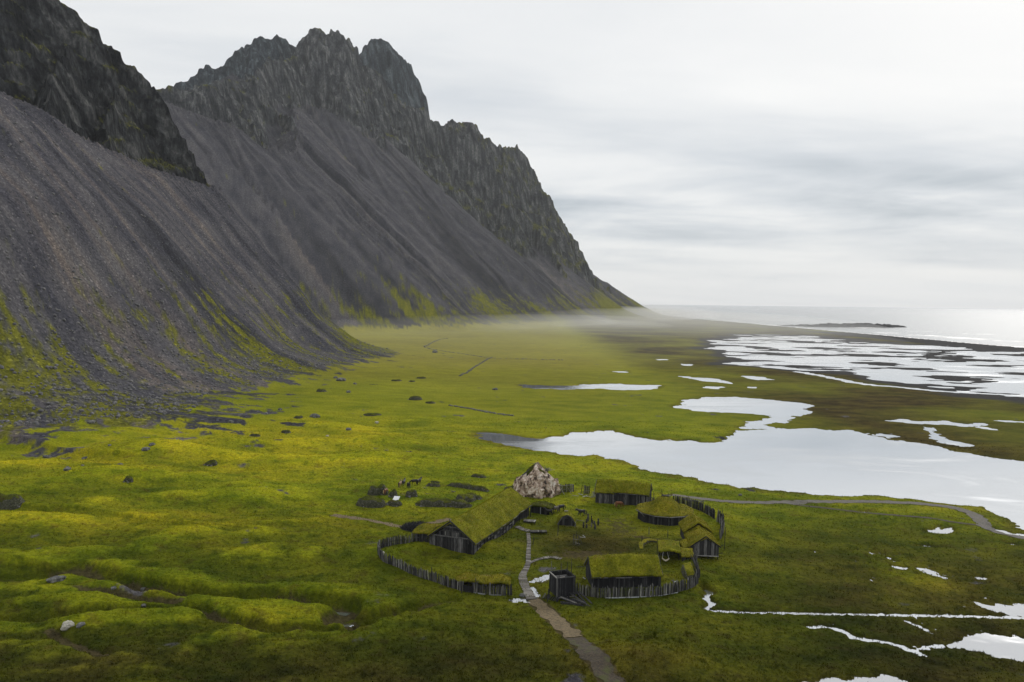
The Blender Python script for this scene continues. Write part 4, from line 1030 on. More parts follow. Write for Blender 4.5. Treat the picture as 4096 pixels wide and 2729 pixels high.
def turf_shell(parent, name, f, nu, nv, th, mat, per_m2=22, size=0.34, lump=0.15, seed=3, under=None):
    """thick sod laid over f(u, v); blades grow on its upper side"""
    U = np.linspace(0, 1, nu); W = np.linspace(0, 1, nv)
    top = np.array([[f(u, v) for v in W] for u in U], float)
    top[..., 2] += lump * fbm2(top[..., 0] * 1.0 + seed, top[..., 1] + seed, 1.6, 3, 0.6, seed)
    top[..., 0] += 0.5 * lump * perlin2(top[..., 1] * 1.3 + seed, top[..., 2] * 1.3)
    top[..., 1] += 0.5 * lump * perlin2(top[..., 0] * 1.3 + seed, top[..., 2] * 1.3 + 4)
    bot = top.copy(); bot[..., 2] -= th
    V = np.concatenate([top.reshape(-1, 3), bot.reshape(-1, 3)]); N = nu * nv; Fc = []; Ft = []
    for i in range(nu - 1):
        for j in range(nv - 1):
            a = i * nv + j; q = (a, a + 1, a + nv + 1, a + nv); Ft.append(q); Fc.append(q); Fc.append(tuple(N + k for k in q[::-1]))
    for i in range(nu - 1):
        for j in (0, nv - 1): a = i * nv + j; Fc.append((a, a + nv, N + a + nv, N + a))
    for j in range(nv - 1):
        for i in (0, nu - 1): a = i * nv + j; Fc.append((a, a + 1, N + a + 1, N + a))
    o = part(name, mesh_of(name, V, Fc, mat, True), parent)
    q = np.array(Ft); a, b, c, d = V[q[:, 0]], V[q[:, 1]], V[q[:, 2]], V[q[:, 3]]
    area = 0.5 * np.linalg.norm(np.cross(c - a, d - b), axis=1).sum()
    p, nr = surface_points(V, q, int(area * per_m2), seed)
    nr = nr * 0.8 + np.array([0, 0, 0.5])
    g = part('roof_grass', blades(p, nr, size * .75, 0.45, BLADE[mat.name]), o, kind='stuff')
    return o

def gable_roof(parent, L, W, he, hr, mat, over=0.45, eave=0.5, th=0.32, hump=0.0, bulge=0.0, eave_wave=None, name='turf_roof', nu=34, nv=20, x0=None, seed=3, skew=0.0, size=0.34):
    def f(u, v):
        x = (u - 0.5) * (L + 2 * over); s = 1 - (2 * u - 1) ** 2
        hw = (W / 2 + eave) * (1 + bulge * s)
        t = 2 * v - 1; y = t * hw
        k = abs(t); z = hr + hump * s - (hr - he) * k * (1 + eave / (W / 2)) * (1.0 - 0.08 * math.sin(k * math.pi)) + th
        if eave_wave and t < 0: z += eave_wave(x) * k ** 3
        return (x, y, z)
    return turf_shell(parent, name, f, nu, nv, th, mat, seed=seed, size=size)

def plank_wall(parent, p0, p1, top, zlo, normal, mat, w=0.30, skip=None, jit=0.06, name='plank'):
    """upright boards between two plan points; top(s) gives the height at fraction s"""
    p0 = Vector(p0); p1 = Vector(p1); L = (p1 - p0).length; n = max(1, int(L / w)); d = (p1 - p0) / n
    for i in range(n):
        s = (i + 0.5) / n
        if skip and skip(s): continue
        c = p0 + d * (i + 0.5); lo = zlo + RU(-.05, .08)
        beam(parent, name, (c.x, c.y, lo), (c.x + RU(-.012, .012), c.y, top(s) + RU(-jit, jit)), w * RU(.80, .98), RU(.05, .085), mat, normal)

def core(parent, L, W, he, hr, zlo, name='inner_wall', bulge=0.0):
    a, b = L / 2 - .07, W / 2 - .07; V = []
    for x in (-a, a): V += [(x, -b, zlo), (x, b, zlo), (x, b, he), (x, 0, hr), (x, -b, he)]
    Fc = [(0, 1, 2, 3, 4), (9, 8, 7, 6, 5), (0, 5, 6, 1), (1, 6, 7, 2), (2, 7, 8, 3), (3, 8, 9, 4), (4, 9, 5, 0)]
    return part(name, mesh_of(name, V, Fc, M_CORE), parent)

def frame_from(u0, v0, u1, v1, z):
    a = Vector(gp(u0, v0, z)); b = Vector(gp(u1, v1, z)); return a, b

# ------------------------------------------------------------------ great longhouse
def great_longhouse():
    z0 = gz(*gp(1900, 2190, 0.2)[:2])
    A, B = frame_from(1893, 2207, 2116, 2052, z0)             # right-hand wall: near corner, far corner
    ax = (B - A); L = ax.length; ax.normalize(); ay = Vector((-ax.y, ax.x, 0))   # ay points left
    W = 9.2; he, hr = 1.75, 5.0
    c = (A + B) / 2 + ay * (W / 2); rz = math.atan2(ax.y, ax.x)
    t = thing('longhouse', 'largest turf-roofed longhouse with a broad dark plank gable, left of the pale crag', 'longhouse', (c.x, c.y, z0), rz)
    foot(c, rz, L / 2 + .6, W / 2 + .6)
    core(t, L, W, he, hr, -1.0)
    def wave(x):                 # the eave lifts over the porch at the far end
        k = (x + L / 2) / L
        return 0.75 * math.exp(-((k - 0.80) / 0.07) ** 2) * -0.2 + 0.55 * float(ss(0.70, 0.76, np.array(k))) * (1 - 0.4 * float(ss(0.80, 0.86, np.array(k))))
    gable_roof(t, L, W, he, hr, M_TURF, over=0.35, eave=0.55, th=0.35, hump=-0.15, eave_wave=wave, nu=60, nv=26, seed=5, size=0.4)
    x = -L / 2
    top = lambda s: (he + (hr - he) * (1 - abs(2 * s - 1))) - 0.05
    # near gable: lower boards, beams, loft panel, door
    plank_wall(t, (x - .05, W / 2, 0), (x - .05, -W / 2, 0), lambda s: min(top(s), 2.25), -.6, (-1, 0, 0), M_WOOD, 0.30, skip=lambda s: 0.885 < s < 0.975)
    plank_wall(t, (x - .03, W / 2 * .62, 0), (x - .03, -W / 2 * .62, 0), lambda s: he + (hr - he) * (1 - .62 * abs(2 * s - 1)) - .1, 2.25, (-1, 0, 0), M_DARK, 0.30)
    for zz, yy in ((2.3, 3.9), (3.35, 2.05), (4.15, 1.1)):
        beam(t, 'tie_beam', (x - .14, -yy, zz), (x - .14, yy, zz), .20, .14, M_WOOD, (-1, 0, 0))
    for yy in (-1.55, 1.55): beam(t, 'stud', (x - .13, yy, 2.3), (x - .13, yy, 3.4), .17, .12, M_WOOD, (-1, 0, 0))
    beam(t, 'stud', (x - .13, 0, 2.3), (x - .13, 0, 4.9), .15, .11, M_WOOD, (-1, 0, 0))
    for yy in (-.78, .78):
        sh = beam(t, 'shutter', (x - .12, yy, 2.45), (x - .12, yy, 3.25), 1.25, .07, M_WOOD, (-1, 0, 0))
        for k in (-.4, -.15, .15, .4):
            beam(t, 'shutter_board', (x - .17, yy + k, 2.48), (x - .17, yy + k, 3.22), .13, .03, M_GREY if abs(k) > .3 else M_WOOD, (-1, 0, 0))
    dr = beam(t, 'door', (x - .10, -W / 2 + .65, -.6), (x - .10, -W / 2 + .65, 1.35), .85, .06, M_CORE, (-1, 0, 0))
    for yy in (-W / 2 + .18, -W / 2 + 1.12): beam(t, 'door_post', (x - .14, yy, -.6), (x - .14, yy, 1.6), .14, .14, M_WOOD, (-1, 0, 0))
    for s in (-1, 1):            # barge boards on both gables
        for xx in (x - .40, L / 2 + .38):
            beam(t, 'barge_board', (xx, s * (W / 2 + .55), he - .15), (xx, 0, hr + .32), .26, .07, M_WOOD, (-1 if xx < 0 else 1, 0, 0))
    beam(t, 'ridge_peg', (x - .5, -.25, hr + .15), (x - .4, .3, hr + .75), .12, .1, M_GREY, (-1, 0, 0))
    # right-hand wall: posts with lying boards, open porch at the far end
    y = -W / 2 - .04; n = 13; xs = [x + L * .70 * i / n for i in range(n + 1)]
    for xx in xs: beam(t, 'post', (xx, y - .07, -.9), (xx, y - .07, he - .05), .22, .18, M_DARK, (0, -1, 0))
    for i in range(n):
        zz = -.55
        while zz < he - .25:
            hgt = RU(.20, .34); beam(t, 'wall_board', (xs[i], y, zz + hgt / 2), (xs[i + 1], y, zz + hgt / 2 + RU(-.04, .04)), hgt * .93, .07, M_GREY if random.random() < .22 else M_WOOD, (0, -1, 0)); zz += hgt
    for k in (.76, .83, .90, .985): beam(t, 'porch_post', (x + L * k, y - .45, -.9), (x + L * k, y - .45, he + .15), .17, .17, M_DARK, (0, -1, 0), 'pole')
    for i in range(14):          # pale eave edge
        a = x + L * i / 14; b = x + L * (i + 1) / 14
        beam(t, 'eave_board', (a, y - .50, he - .30 + wave(a)), (b, y - .50, he - .30 + wave(b)), .14, .06, M_GREY if i > 8 else M_WOOD, (0, -1, 0))
    plank_wall(t, (L / 2 + .05, -W / 2, 0), (L / 2 + .05, W / 2, 0), top, -.6, (1, 0, 0), M_DARK, .34)
    # low side wing on the left
    wl, ww = 6.0, 3.6
    def f(u, v):
        return (x + 0.6 + u * wl - 0.2, W / 2 + 0.2 + v * (ww + .3), 1.95 + .38 + 0.45 * math.sin(u * math.pi) - 0.25 * v + 0.15 * u)
    turf_shell(t, 'wing_roof', f, 16, 12, .3, M_TURF_Y, seed=8)
    plank_wall(t, (x + .7, W / 2 + ww, 0), (x + .7, W / 2, 0), lambda s: 1.95, -.5, (-1, 0, 0), M_WOOD, .28)
    plank_wall(t, (x + .7, W / 2 + ww, 0), (x + wl, W / 2 + ww, 0), lambda s: 1.8, -.5, (0, 1, 0), M_DARK, .34)
    wc = Vector((x + .7 + wl / 2, W / 2 + ww / 2)); foot((c + ax * wc.x + ay * wc.y), rz, wl / 2 + .4, ww / 2 + .4)
    return t
great_longhouse()

# ------------------------------------------------------------------ houses whose long wall faces the viewer
def facing_house(name, label, uL, vL, uR, vR, W, he, hr, mat, bulge, hump, step=False, seed=4, gable_side=1, zoff=0.0):
    zb = gz(*gp((uL + uR) / 2, (vL + vR) / 2, 0)[:2]) + zoff
    a, b = frame_from(uL, vL, uR, vR, zb)
    ax = b - a; L = ax.length; ax.normalize(); ay = Vector((-ax.y, ax.x, 0))    # ay points away from the viewer
    c = (a + b) / 2 + ay * W / 2; rz = math.atan2(ax.y, ax.x)
    t = thing(name, label, 'turf house', (c.x, c.y, zb), rz); foot(c, rz, L / 2 + .5, W / 2 + .5)
    core(t, L, W, he, hr, -.8)
    wave = None
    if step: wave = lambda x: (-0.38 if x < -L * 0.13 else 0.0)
    gable_roof(t, L, W, he, hr, mat, over=.25, eave=.55, th=.34, hump=hump, bulge=bulge, eave_wave=wave, nu=44, nv=20, seed=seed, size=.42)
    def yy(x): s = 1 - (2 * x / L) ** 2; return -(W / 2) * (1 + bulge * s)
    n = int(L / .29)
    for i in range(n):
        xx = -L / 2 + L * (i + .5) / n; y = yy(xx) - (.45 if step and xx < -L * .13 else 0)
        tz = he - (.35 if step and xx < -L * .13 else 0)
        if step and abs(xx - L * 0.16) < .38:
            beam(t, 'door', (xx, y + .03, -.6), (xx, y + .03, tz - .35), .29, .05, M_CORE, (0, -1, 0)); continue
        beam(t, 'plank', (xx, y, -.7), (xx, y, tz + RU(-.03, .05)), .29 * RU(.8, .97), .07, M_WOOD if step else M_DARK, (0, -1, 0))
    if step: beam(t, 'corner_post', (-L * .13, yy(-L * .13) - .5, -.6), (-L * .13, yy(-L * .13) - .5, he - .2), .2, .2, M_DARK, (0, -1, 0))
    m = 9
    for i in range(m):
        p = -L / 2 - .2 + (L + .4) * i / m; q = -L / 2 - .2 + (L + .4) * (i + 1) / m
        dz = lambda v: (-.38 if step and v < -L * .13 - .01 else 0)
        beam(t, 'eave_board', (p, yy(p) - .56, he - .22 + dz((p + q) / 2)), (q, yy(q) - .56, he - .22 + dz((p + q) / 2)), .12, .07, M_GREY if (i in (1, 3, 4, 6) and not step) else M_WOOD, (0, -1, 0))
    for sd in (-1, 1):
        x = sd * (L / 2 + .06)
        plank_wall(t, (x, -W / 2, 0), (x, W / 2, 0), lambda s: he + (hr - he) * (1 - abs(2 * s - 1)), -.7, (sd, 0, 0), M_DARK, .30)
        for k in (-1, 1): beam(t, 'barge_board', (sd * (L / 2 + .28), k * (W / 2 + .5), he - .1), (sd * (L / 2 + .28), 0, hr + .3), .22, .07, M_WOOD, (sd, 0, 0))
    return t, L, W
front_house, FL, FW = facing_house('longhouse', 'bow-sided turf longhouse just behind the front palisade, beside the watchtower', 2369, 2352, 2641, 2346, 5.4, 2.15, 4.15, M_TURF, .12, .35, seed=6)
back_house, BL, BW = facing_house('longhouse', 'turf house with stepped plank front, furthest back in the village', 2383, 2010, 2594, 2028, 4.6, 3.0, 4.75, M_TURF, .0, .3, True, 9)
# rough curved pole at the front house's left gable
beam(front_house, 'roof_spar', (-FL / 2 - .3, 0, 2.9), (-FL / 2 - 2.4, .2, 2.6), .12, .12, M_WOOD, kind='pole')

def back_stairs():
    p = hit(2610, 2030)
    t = thing('ramp', 'dark plank ramp with tall posts at the right end of the stepped house', 'ramp', p)
    for i in range(7): beam(t, 'tread', (i * .32, -.4, 1.5 - i * .2), (i * .32 + .1, .9, 1.55 - i * .2), .28, .06, M_WOOD, (0, 0, 1))
    for (x, y, h) in ((-.3, .9, 3.1), (.45, 1.1, 3.4), (-.1, -.4, 2.4), (2.3, .6, 1.4)): beam(t, 'post', (x, y, -.3), (x + RU(-.1, .1), y, h), .16, .16, M_WOOD, kind='pole')
    beam(t, 'rail', (-.2, .95, 2.2), (2.3, .75, .9), .14, .07, M_GREY)
    for i in range(6): beam(t, 'side_board', (.4 + i * .34, .98, .1), (.45 + i * .34, 1.0, 2.0 - i * .22), .27, .05, M_WOOD)
back_stairs()
def small_gate():
    p = hit(2650, 2006); q = hit(2663, 2008)
    t = thing('gate', 'small dark board gate between two posts, left of the curved back palisade', 'gate', p)
    d = q - p; d.z = 0; d = d.normalized() * 1.55
    beam(t, 'post', (-.2, 0, -.3), (-.2, 0, 3.0), .17, .17, M_DARK, kind='pole'); beam(t, 'post', (d.x, d.y, -.3), (d.x, d.y, 2.2), .17, .17, M_DARK, kind='pole')
    for i in range(5): beam(t, 'board', (-.15, -.03, .35 + .32 * i), (d.x, d.y - .03, .3 + .31 * i), .29, .05, M_WOOD)
small_gate()

# ------------------------------------------------------------------ round hut
def round_hut():
    zb = gz(*gp(2675, 2075, 0)[:2])
    e0 = Vector(gp(2570, 2089, zb)); e1 = Vector(gp(2786, 2089, zb)); Rw = (e1 - e0).length / 2 - .1
    c = Vector(gp(2677, 2101, zb)) + Vector((0, Rw, 0)); he, top = 1.95, 5.0
    c.y = gp(2677, 2103, zb)[1] + Rw * .98
    t = thing('round_hut', 'many-sided round hut with a humped yellow-green turf roof', 'turf house', (c.x, c.y, zb)); foot(c, 0, Rw + .3, Rw + .3)
    n = 12; re = Rw + .55
    def prof(k):                 # 0 centre .. 1 eave : steep dome, flat brim
        return he + .30 + .30 * (1 - k) + (top - he - .6) * (math.cos(min(k / .74, 1) * math.pi) * .5 + .5) ** .75
    def f(u, v):
        a = 2 * math.pi * u; seg = 2 * math.pi / n; poly = math.cos(seg / 2) / math.cos((a % seg) - seg / 2)
        k = max(v, .02); r = re * k * (1 + (poly - 1) * k)
        return (r * math.cos(a), r * math.sin(a), prof(k))
    turf_shell(t, 'turf_roof', f, 61, 18, .3, M_TURF_Y, seed=12, lump=.12, size=.36)
    for i in range(n):
        a0, a1 = 2 * math.pi * i / n, 2 * math.pi * (i + 1) / n
        p = Vector((math.cos(a0), math.sin(a0), 0)); q = Vector((math.cos(a1), math.sin(a1), 0)); nm = (p + q).normalized()
        beam(t, 'eave_board', tuple(p * re + Vector((0, 0, he))), tuple(q * re + Vector((0, 0, he))), .16, .06, M_GREY if nm.y < .4 else M_WOOD, tuple(nm))
        if math.sin((a0 + a1) / 2) > .75: continue
        beam(t, 'post', tuple(p * (Rw + .02) + Vector((0, 0, -.4))), tuple(p * (Rw + .02) + Vector((0, 0, he))), .18, .18, M_DARK, tuple(p), 'pole')
        if 0 > math.degrees((a0 + a1) / 2) - 330 > -1: continue
        if math.cos((a0 + a1) / 2) > .9 and math.sin((a0 + a1) / 2) < 0: continue        # open bay on the right
        plank_wall(t, p * (Rw - .08), q * (Rw - .08), lambda s: he, -.4, tuple(nm), M_DARK, .31)
    beam(t, 'brace', (-re * .98, -1.2, he + .35), (-re * .80, -3.6, he - .6), .1, .1, M_GREY)
    V = []; Fc = []
    for i in range(24):
        a = 2 * math.pi * i / 24; V += [((Rw - .9) * math.cos(a), (Rw - .9) * math.sin(a), -.4), ((Rw - .9) * math.cos(a), (Rw - .9) * math.sin(a), he + .1)]
    for i in range(24): Fc.append((2 * i, (2 * i + 2) % 48, (2 * i + 3) % 48, 2 * i + 1))
    part('inner_wall', mesh_of('inner_wall', V, Fc, M_CORE), t)
    for k, (x, y, r) in enumerate(((.1, -.1, .5), (.55, .1, -.5), (.25, .35, .2))):
        beam(t, 'smoke_board', (x - .9, y - .2 * k, top + .12 + .05 * k), (x + .8, y + .3 * r, top - .05 + .12 * k), .4, .06, M_WOOD, (0, 0, 1))
round_hut()

# ------------------------------------------------------------------ twin-gabled house on stilts
def stilt_house():
    zb = gz(*gp(2830, 2235, 0)[:2])
    a, b = frame_from(2768, 2237, 2873, 2240, zb)
    ax = (b - a); W = ax.length; ax.normalize(); ay = Vector((-ax.y, ax.x, 0)); rz = math.atan2(ay.y, ay.x)
    L1, L2 = 7.5, 6.0
    c = (a + b) / 2 + ay * (L1 / 2)
    t = thing('stilt_house', 'tall plank house on stilts with two stepped turf gables, right of the open shed', 'turf house', (c.x, c.y, zb), rz)
    foot((a + b) / 2 + ay * ((L1 + L2) / 2), rz, (L1 + L2) / 2 + .3, W / 2 + .5)
    fl, he, hr = .75, 2.55, 4.15                               # local x runs away from the viewer, y to the left
    # core block per section
    for (x0, x1, w, e, r) in ((-L1 / 2, L1 / 2, W, he, hr), (L1 / 2, L1 / 2 + L2, W * 1.02, he + .5, hr + .75)):
        q = []
        for x in (x0 + .08, x1 - .04): q += [(x, -w / 2 + .08, fl), (x, w / 2 - .08, fl), (x, w / 2 - .08, e), (x, 0, r), (x, -w / 2 + .08, e)]
        part('inner_wall', mesh_of('inner_wall', q, [(0, 1, 2, 3, 4), (9, 8, 7, 6, 5), (0, 5, 6, 1), (1, 6, 7, 2), (2, 7, 8, 3), (3, 8, 9, 4), (4, 9, 5, 0)], M_CORE), t)
        o = gable_roof(t, x1 - x0, w, e, r, M_TURF_Y, over=.25, eave=.42, th=.33, hump=-.08, nu=22, nv=18, seed=int(13 + r * 3), size=.36)
        o.location = ((x0 + x1) / 2, 0, 0)
        for s in (-1, 1): plank_wall(t, (x0, s * (w / 2 + .02), 0), (x1, s * (w / 2 + .02), 0), lambda k: e, fl - .1, (0, s, 0), M_DARK, .32)
    x = -L1 / 2 - .03
    plank_wall(t, (x, W / 2, 0), (x, -W / 2, 0), lambda s: he + (hr - he) * (1 - abs(2 * s - 1)) - .02, fl - .12, (-1, 0, 0), M_WOOD, .27)
    for s in (-1, 1): beam(t, 'barge_board', (x - .22, s * (W / 2 + .4), he - .12), (x - .22, 0, hr + .28), .2, .07, M_WOOD, (-1, 0, 0))
    beam(t, 'sill_beam', (x - .1, -W / 2, fl - .05), (x - .1, W / 2 * .6, fl + .02), .14, .12, M_GREY, (-1, 0, 0))
    for (xx, yy) in ((x + .2, -W / 2 + .1), (x + .2, -.6), (x + .2, 1.2), (x + .2, W / 2 - .1), (1.5, -W / 2 + .1), (4.5, -W / 2 + .1), (8.5, -W / 2 + .1), (3, W / 2 - .1)):
        beam(t, 'stilt', (xx, yy, -.7), (xx, yy, fl), .2, .2, M_DARK, kind='pole')
    beam(t, 'brace', (-1.5, -W / 2 - .1, 1.6), (-2.0, -W / 2 - 1.3, 2.3), .13, .13, M_DARK, kind='pole')
    beam(t, 'brace', (-1.8, -W / 2 - .1, .5), (-2.2, -W / 2 - 1.2, .9), .13, .13, M_DARK, kind='pole')
    # lean-to eave on the left
    def f(u, v): return (-L1 / 2 + .2 + u * 4.2, W / 2 + .25 + v * 1.5, he + .05 - .55 * v)
    turf_shell(t, 'lean_to_roof', f, 12, 6, .28, M_TURF_Y, seed=23)
    for xx in (-L1 / 2 + .5, .2): beam(t, 'lean_to_post', (xx, W / 2 + 1.6, -.5), (xx, W / 2 + 1.6, he - .6), .15, .15, M_DARK, kind='pole')
stilt_house()

# ------------------------------------------------------------------ open shed with hanging sling
def open_shed():
    zb = gz(*gp(2670, 2250, 0)[:2])
    a, b = frame_from(2640, 2248, 2715, 2252, zb); ax = b - a; L = ax.length; ax.normalize(); ay = Vector((-ax.y, ax.x, 0)); rz = math.atan2(ax.y, ax.x)
    c = (a + b) / 2 + ay * 1.9
    t = thing('open_shed', 'open-fronted shed with flat dark turf roof left of the stilt house', 'shed', (c.x, c.y, zb), rz); foot(c, rz, L / 2 + 2.2, 2.3)
    turf_shell(t, 'turf_roof', lambda u, v: (-L / 2 - .3 + u * (L + .6), -2.3 + v * 4.6, 2.05 + .3 + .55 * v - .10 * math.cos(u * 6)), 18, 14, .3, M_TURF, seed=31)
    turf_shell(t, 'side_roof', lambda u, v: (L / 2 + .35 + u * 2.3, -3.3 + v * 3.4, 1.55 + .28 + .5 * v), 10, 10, .28, M_TURF_Y, seed=33)
    for x in (-L / 2, L / 2): 
        for y in (-2.0, 1.9): beam(t, 'post', (x, y, -.4), (x, y, 2.2), .16, .16, M_DARK, kind='pole')
    plank_wall(t, (-L / 2, 1.9, 0), (L / 2, 1.9, 0), lambda s: 2.4, -.3, (0, -1, 0), M_DARK, .33)
    plank_wall(t, (L / 2 + .02, -1.9, 0), (L / 2 + .02, 1.9, 0), lambda s: 2.2, -.3, (-1, 0, 0), M_DARK, .33)
    plank_wall(t, (L / 2 + .4, -3.1, 0), (L / 2 + 2.5, -3.1, 0), lambda s: 1.5, -.3, (0, -1, 0), M_DARK, .3)
    beam(t, 'corner_post', (-L / 2 - .3, 2.2, -.4), (-L / 2 - .35, 2.2, 3.1), .12, .12, M_DARK, kind='pole')
    # the sling hung on two ropes
    s = thing('sling', 'pale hide sling hung on two ropes under the open shed', 'sling', (a + ax * 1.0 - ay * .3) + Vector((0, 0, 0)), rz)
    s.location.z = zb
    V = []; Fc = []; nn = 9
    for i in range(nn):
        u = i / (nn - 1); x = (u - .5) * 1.35; z = .62 - .34 * math.sin(u * math.pi) + .12 * abs(2 * u - 1)
        for j in range(4): w = (j / 3 - .5); V.append((x, w * .5 * (.5 + math.sin(u * math.pi)), z + .3 * w * w + (.05 if j in (0, 3) else 0)))
    for i in range(nn - 1):
        for j in range(3): Fc.append((i * 4 + j, i * 4 + j + 1, i * 4 + j + 5, i * 4 + j + 4))
    me = mesh_of('hide', V, Fc, M_HIDE, True); o = part('hide', me, s); md = o.modifiers.new('thick', 'SOLIDIFY'); md.thickness = .07
    for x in (-.62, .62): beam(s, 'rope', (x, 0, .66), (x * .55 - .1, .1, 2.05), .045, .045, M_WHITE, kind='pole')
open_shed()

# ------------------------------------------------------------------ watchtower
def watchtower():
    zb = gz(*gp(2255, 2400, 0)[:2])
    a, b = frame_from(2228, 2404, 2297, 2396, zb); ax = b - a; W = ax.length; ax.normalize(); ay = Vector((-ax.y, ax.x, 0)); rz = math.atan2(ax.y, ax.x)
    D = 3.3; c = (a + b) / 2 + ay * D / 2
    t = thing('watchtower', 'square dark plank watchtower with open top and bare poles beside the boardwalk', 'watchtower', (c.x, c.y, zb), rz); foot(c, rz, W / 2 + .3, D / 2 + .3)
    lo, hi = .55, 3.65
    for (p, q, nm) in (((-W / 2, -D / 2, 0), (W / 2, -D / 2, 0), (0, -1, 0)), ((-W / 2, D / 2, 0), (-W / 2, -D / 2, 0), (-1, 0, 0)), ((W / 2, -D / 2, 0), (W / 2, D / 2, 0), (1, 0, 0)), ((-W / 2, D / 2, 0), (W / 2, D / 2, 0), (0, 1, 0))):
        plank_wall(t, p, q, lambda s: hi, lo, nm, M_DARK, .21, jit=.03)
        p = Vector(p); q = Vector(q); n = Vector(nm) * .06
        beam(t, 'rim_rail', tuple(p + n + Vector((0, 0, hi + .02))), tuple(q + n + Vector((0, 0, hi + .02))), .13, .16, M_GREY if nm == (-1, 0, 0) else M_DARK, (0, 0, 1))
        p = p * .93; q = q * .93
        part('inner_wall', mesh_of('inner_wall', [(p.x, p.y, lo), (q.x, q.y, lo), (q.x, q.y, hi - .1), (p.x, p.y, hi - .1)], [(0, 1, 2, 3)], M_CORE), t)
    for i in range(9): beam(t, 'floor_board', (-W / 2 + .2, -D / 2 + .25 + i * .33, hi - .62 + .03 * (i % 2)), (W / 2 - .2, -D / 2 + .25 + i * .33, hi - .62), .3, .05, M_WOOD, (0, 0, 1))
    beam(t, 'hatch_board', (-.6, -.2, hi - .52), (.5, -.1, hi - .50), .5, .06, M_BOARD, (0, 0, 1))
    for (x, y, h, m) in ((-W / 2 - .08, -D / 2 - .08, hi, M_GREY), (W / 2 + .08, -D / 2 - .08, hi + .3, M_WOOD), (-W / 2, D / 2, hi + .3, M_DARK), (W / 2, D / 2, hi + .3, M_DARK)):
        beam(t, 'corner_post', (x, y, -.5), (x, y, h), .15, .15, m, kind='pole')
    for (x, y, h) in ((-W / 2 + .25, D / 2 - .1, 1.75), (.45, D / 2 - .1, 1.4), (W / 2 - .35, .7, 1.75), (-.95, -D / 2 + .5, .85), (W / 2 + .15, .1, 2.6), (W / 2 - .05, -.4, 1.5)):
        beam(t, 'pole', (x, y, hi - .6), (x + RU(-.06, .06), y, hi + h), .11, .11, M_WOOD, kind='pole')
    beam(t, 'pole', (W / 2 + .15, .1, -.3), (W / 2 + .15, .1, hi - .2), .14, .14, M_WOOD, kind='pole')
    beam(t, 'sill_beam', (-W / 2, -D / 2 - .12, lo - .05), (W / 2, -D / 2 - .12, lo - .05), .12, .14, M_BOARD, (0, -1, 0))
    # fallen timber under and before the tower
    p = thing('timber_pile', 'jumble of dark fallen beams at the foot of the watchtower', 'timber pile', (c + ay * (-D / 2 - 1.1) + ax * .5), rz); p.location.z = zb
    for (x0, y0, z0, x1, y1, z1, w, m) in ((-1.3, .9, .8, 1.2, -2.2, -.1, .17, M_DARK), (-.9, 1.0, .7, 1.7, -2.4, -.1, .18, M_DARK), (.3, 1.0, 1.0, 2.2, -2.5, -.1, .2, M_WOOD), (1.3, 1.1, 1.2, 2.0, -2.3, -.1, .2, M_DARK),
        (1.9, 1.0, 1.1, 3.0, -1.9, -.1, .2, M_DARK), (-1.7, .4, .9, -.5, -.5, .5, .16, M_GREY), (-1.6, .1, .7, -.2, -1.0, .3, .13, M_WOOD), (-.2, .6, 1.3, 1.9, .5, .9, .15, M_WOOD), (-1.9, -.1, .3, .9, -1.8, .2, .16, M_DARK),
        (-2.0, -.4, .1, 1.4, -2.2, .0, .2, M_DARK), (.2, .2, .5, 1.6, -2.0, .3, .22, M_DARK), (-.6, -.2, .45, .3, -1.5, .35, .15, M_GREY), (-.1, .9, 0, -.05, .8, 1.25, .2, M_DARK), (1.55, .9, -.2, 1.5, .8, 1.35, .2, M_WOOD)):
        beam(p, 'timber', (x0, y0, z0), (x1, y1, z1), w, w, m)
    q = thing('timber_pile', 'low row of broken planks between the gravel path and the watchtower', 'timber pile', hit(2200, 2400), R(-38))
    for i in range(9): beam(q, 'timber', (-1.4 + i * .34, RU(-.2, .2), -.1), (-1.1 + i * .34, RU(.2, .5), RU(.5, 1.0)), .18, .08, M_DARK if i % 3 else M_WOOD)
    beam(q, 'timber', (.2, -1.0, .0), (-.5, .3, 1.6), .12, .1, M_WOOD)
watchtower()

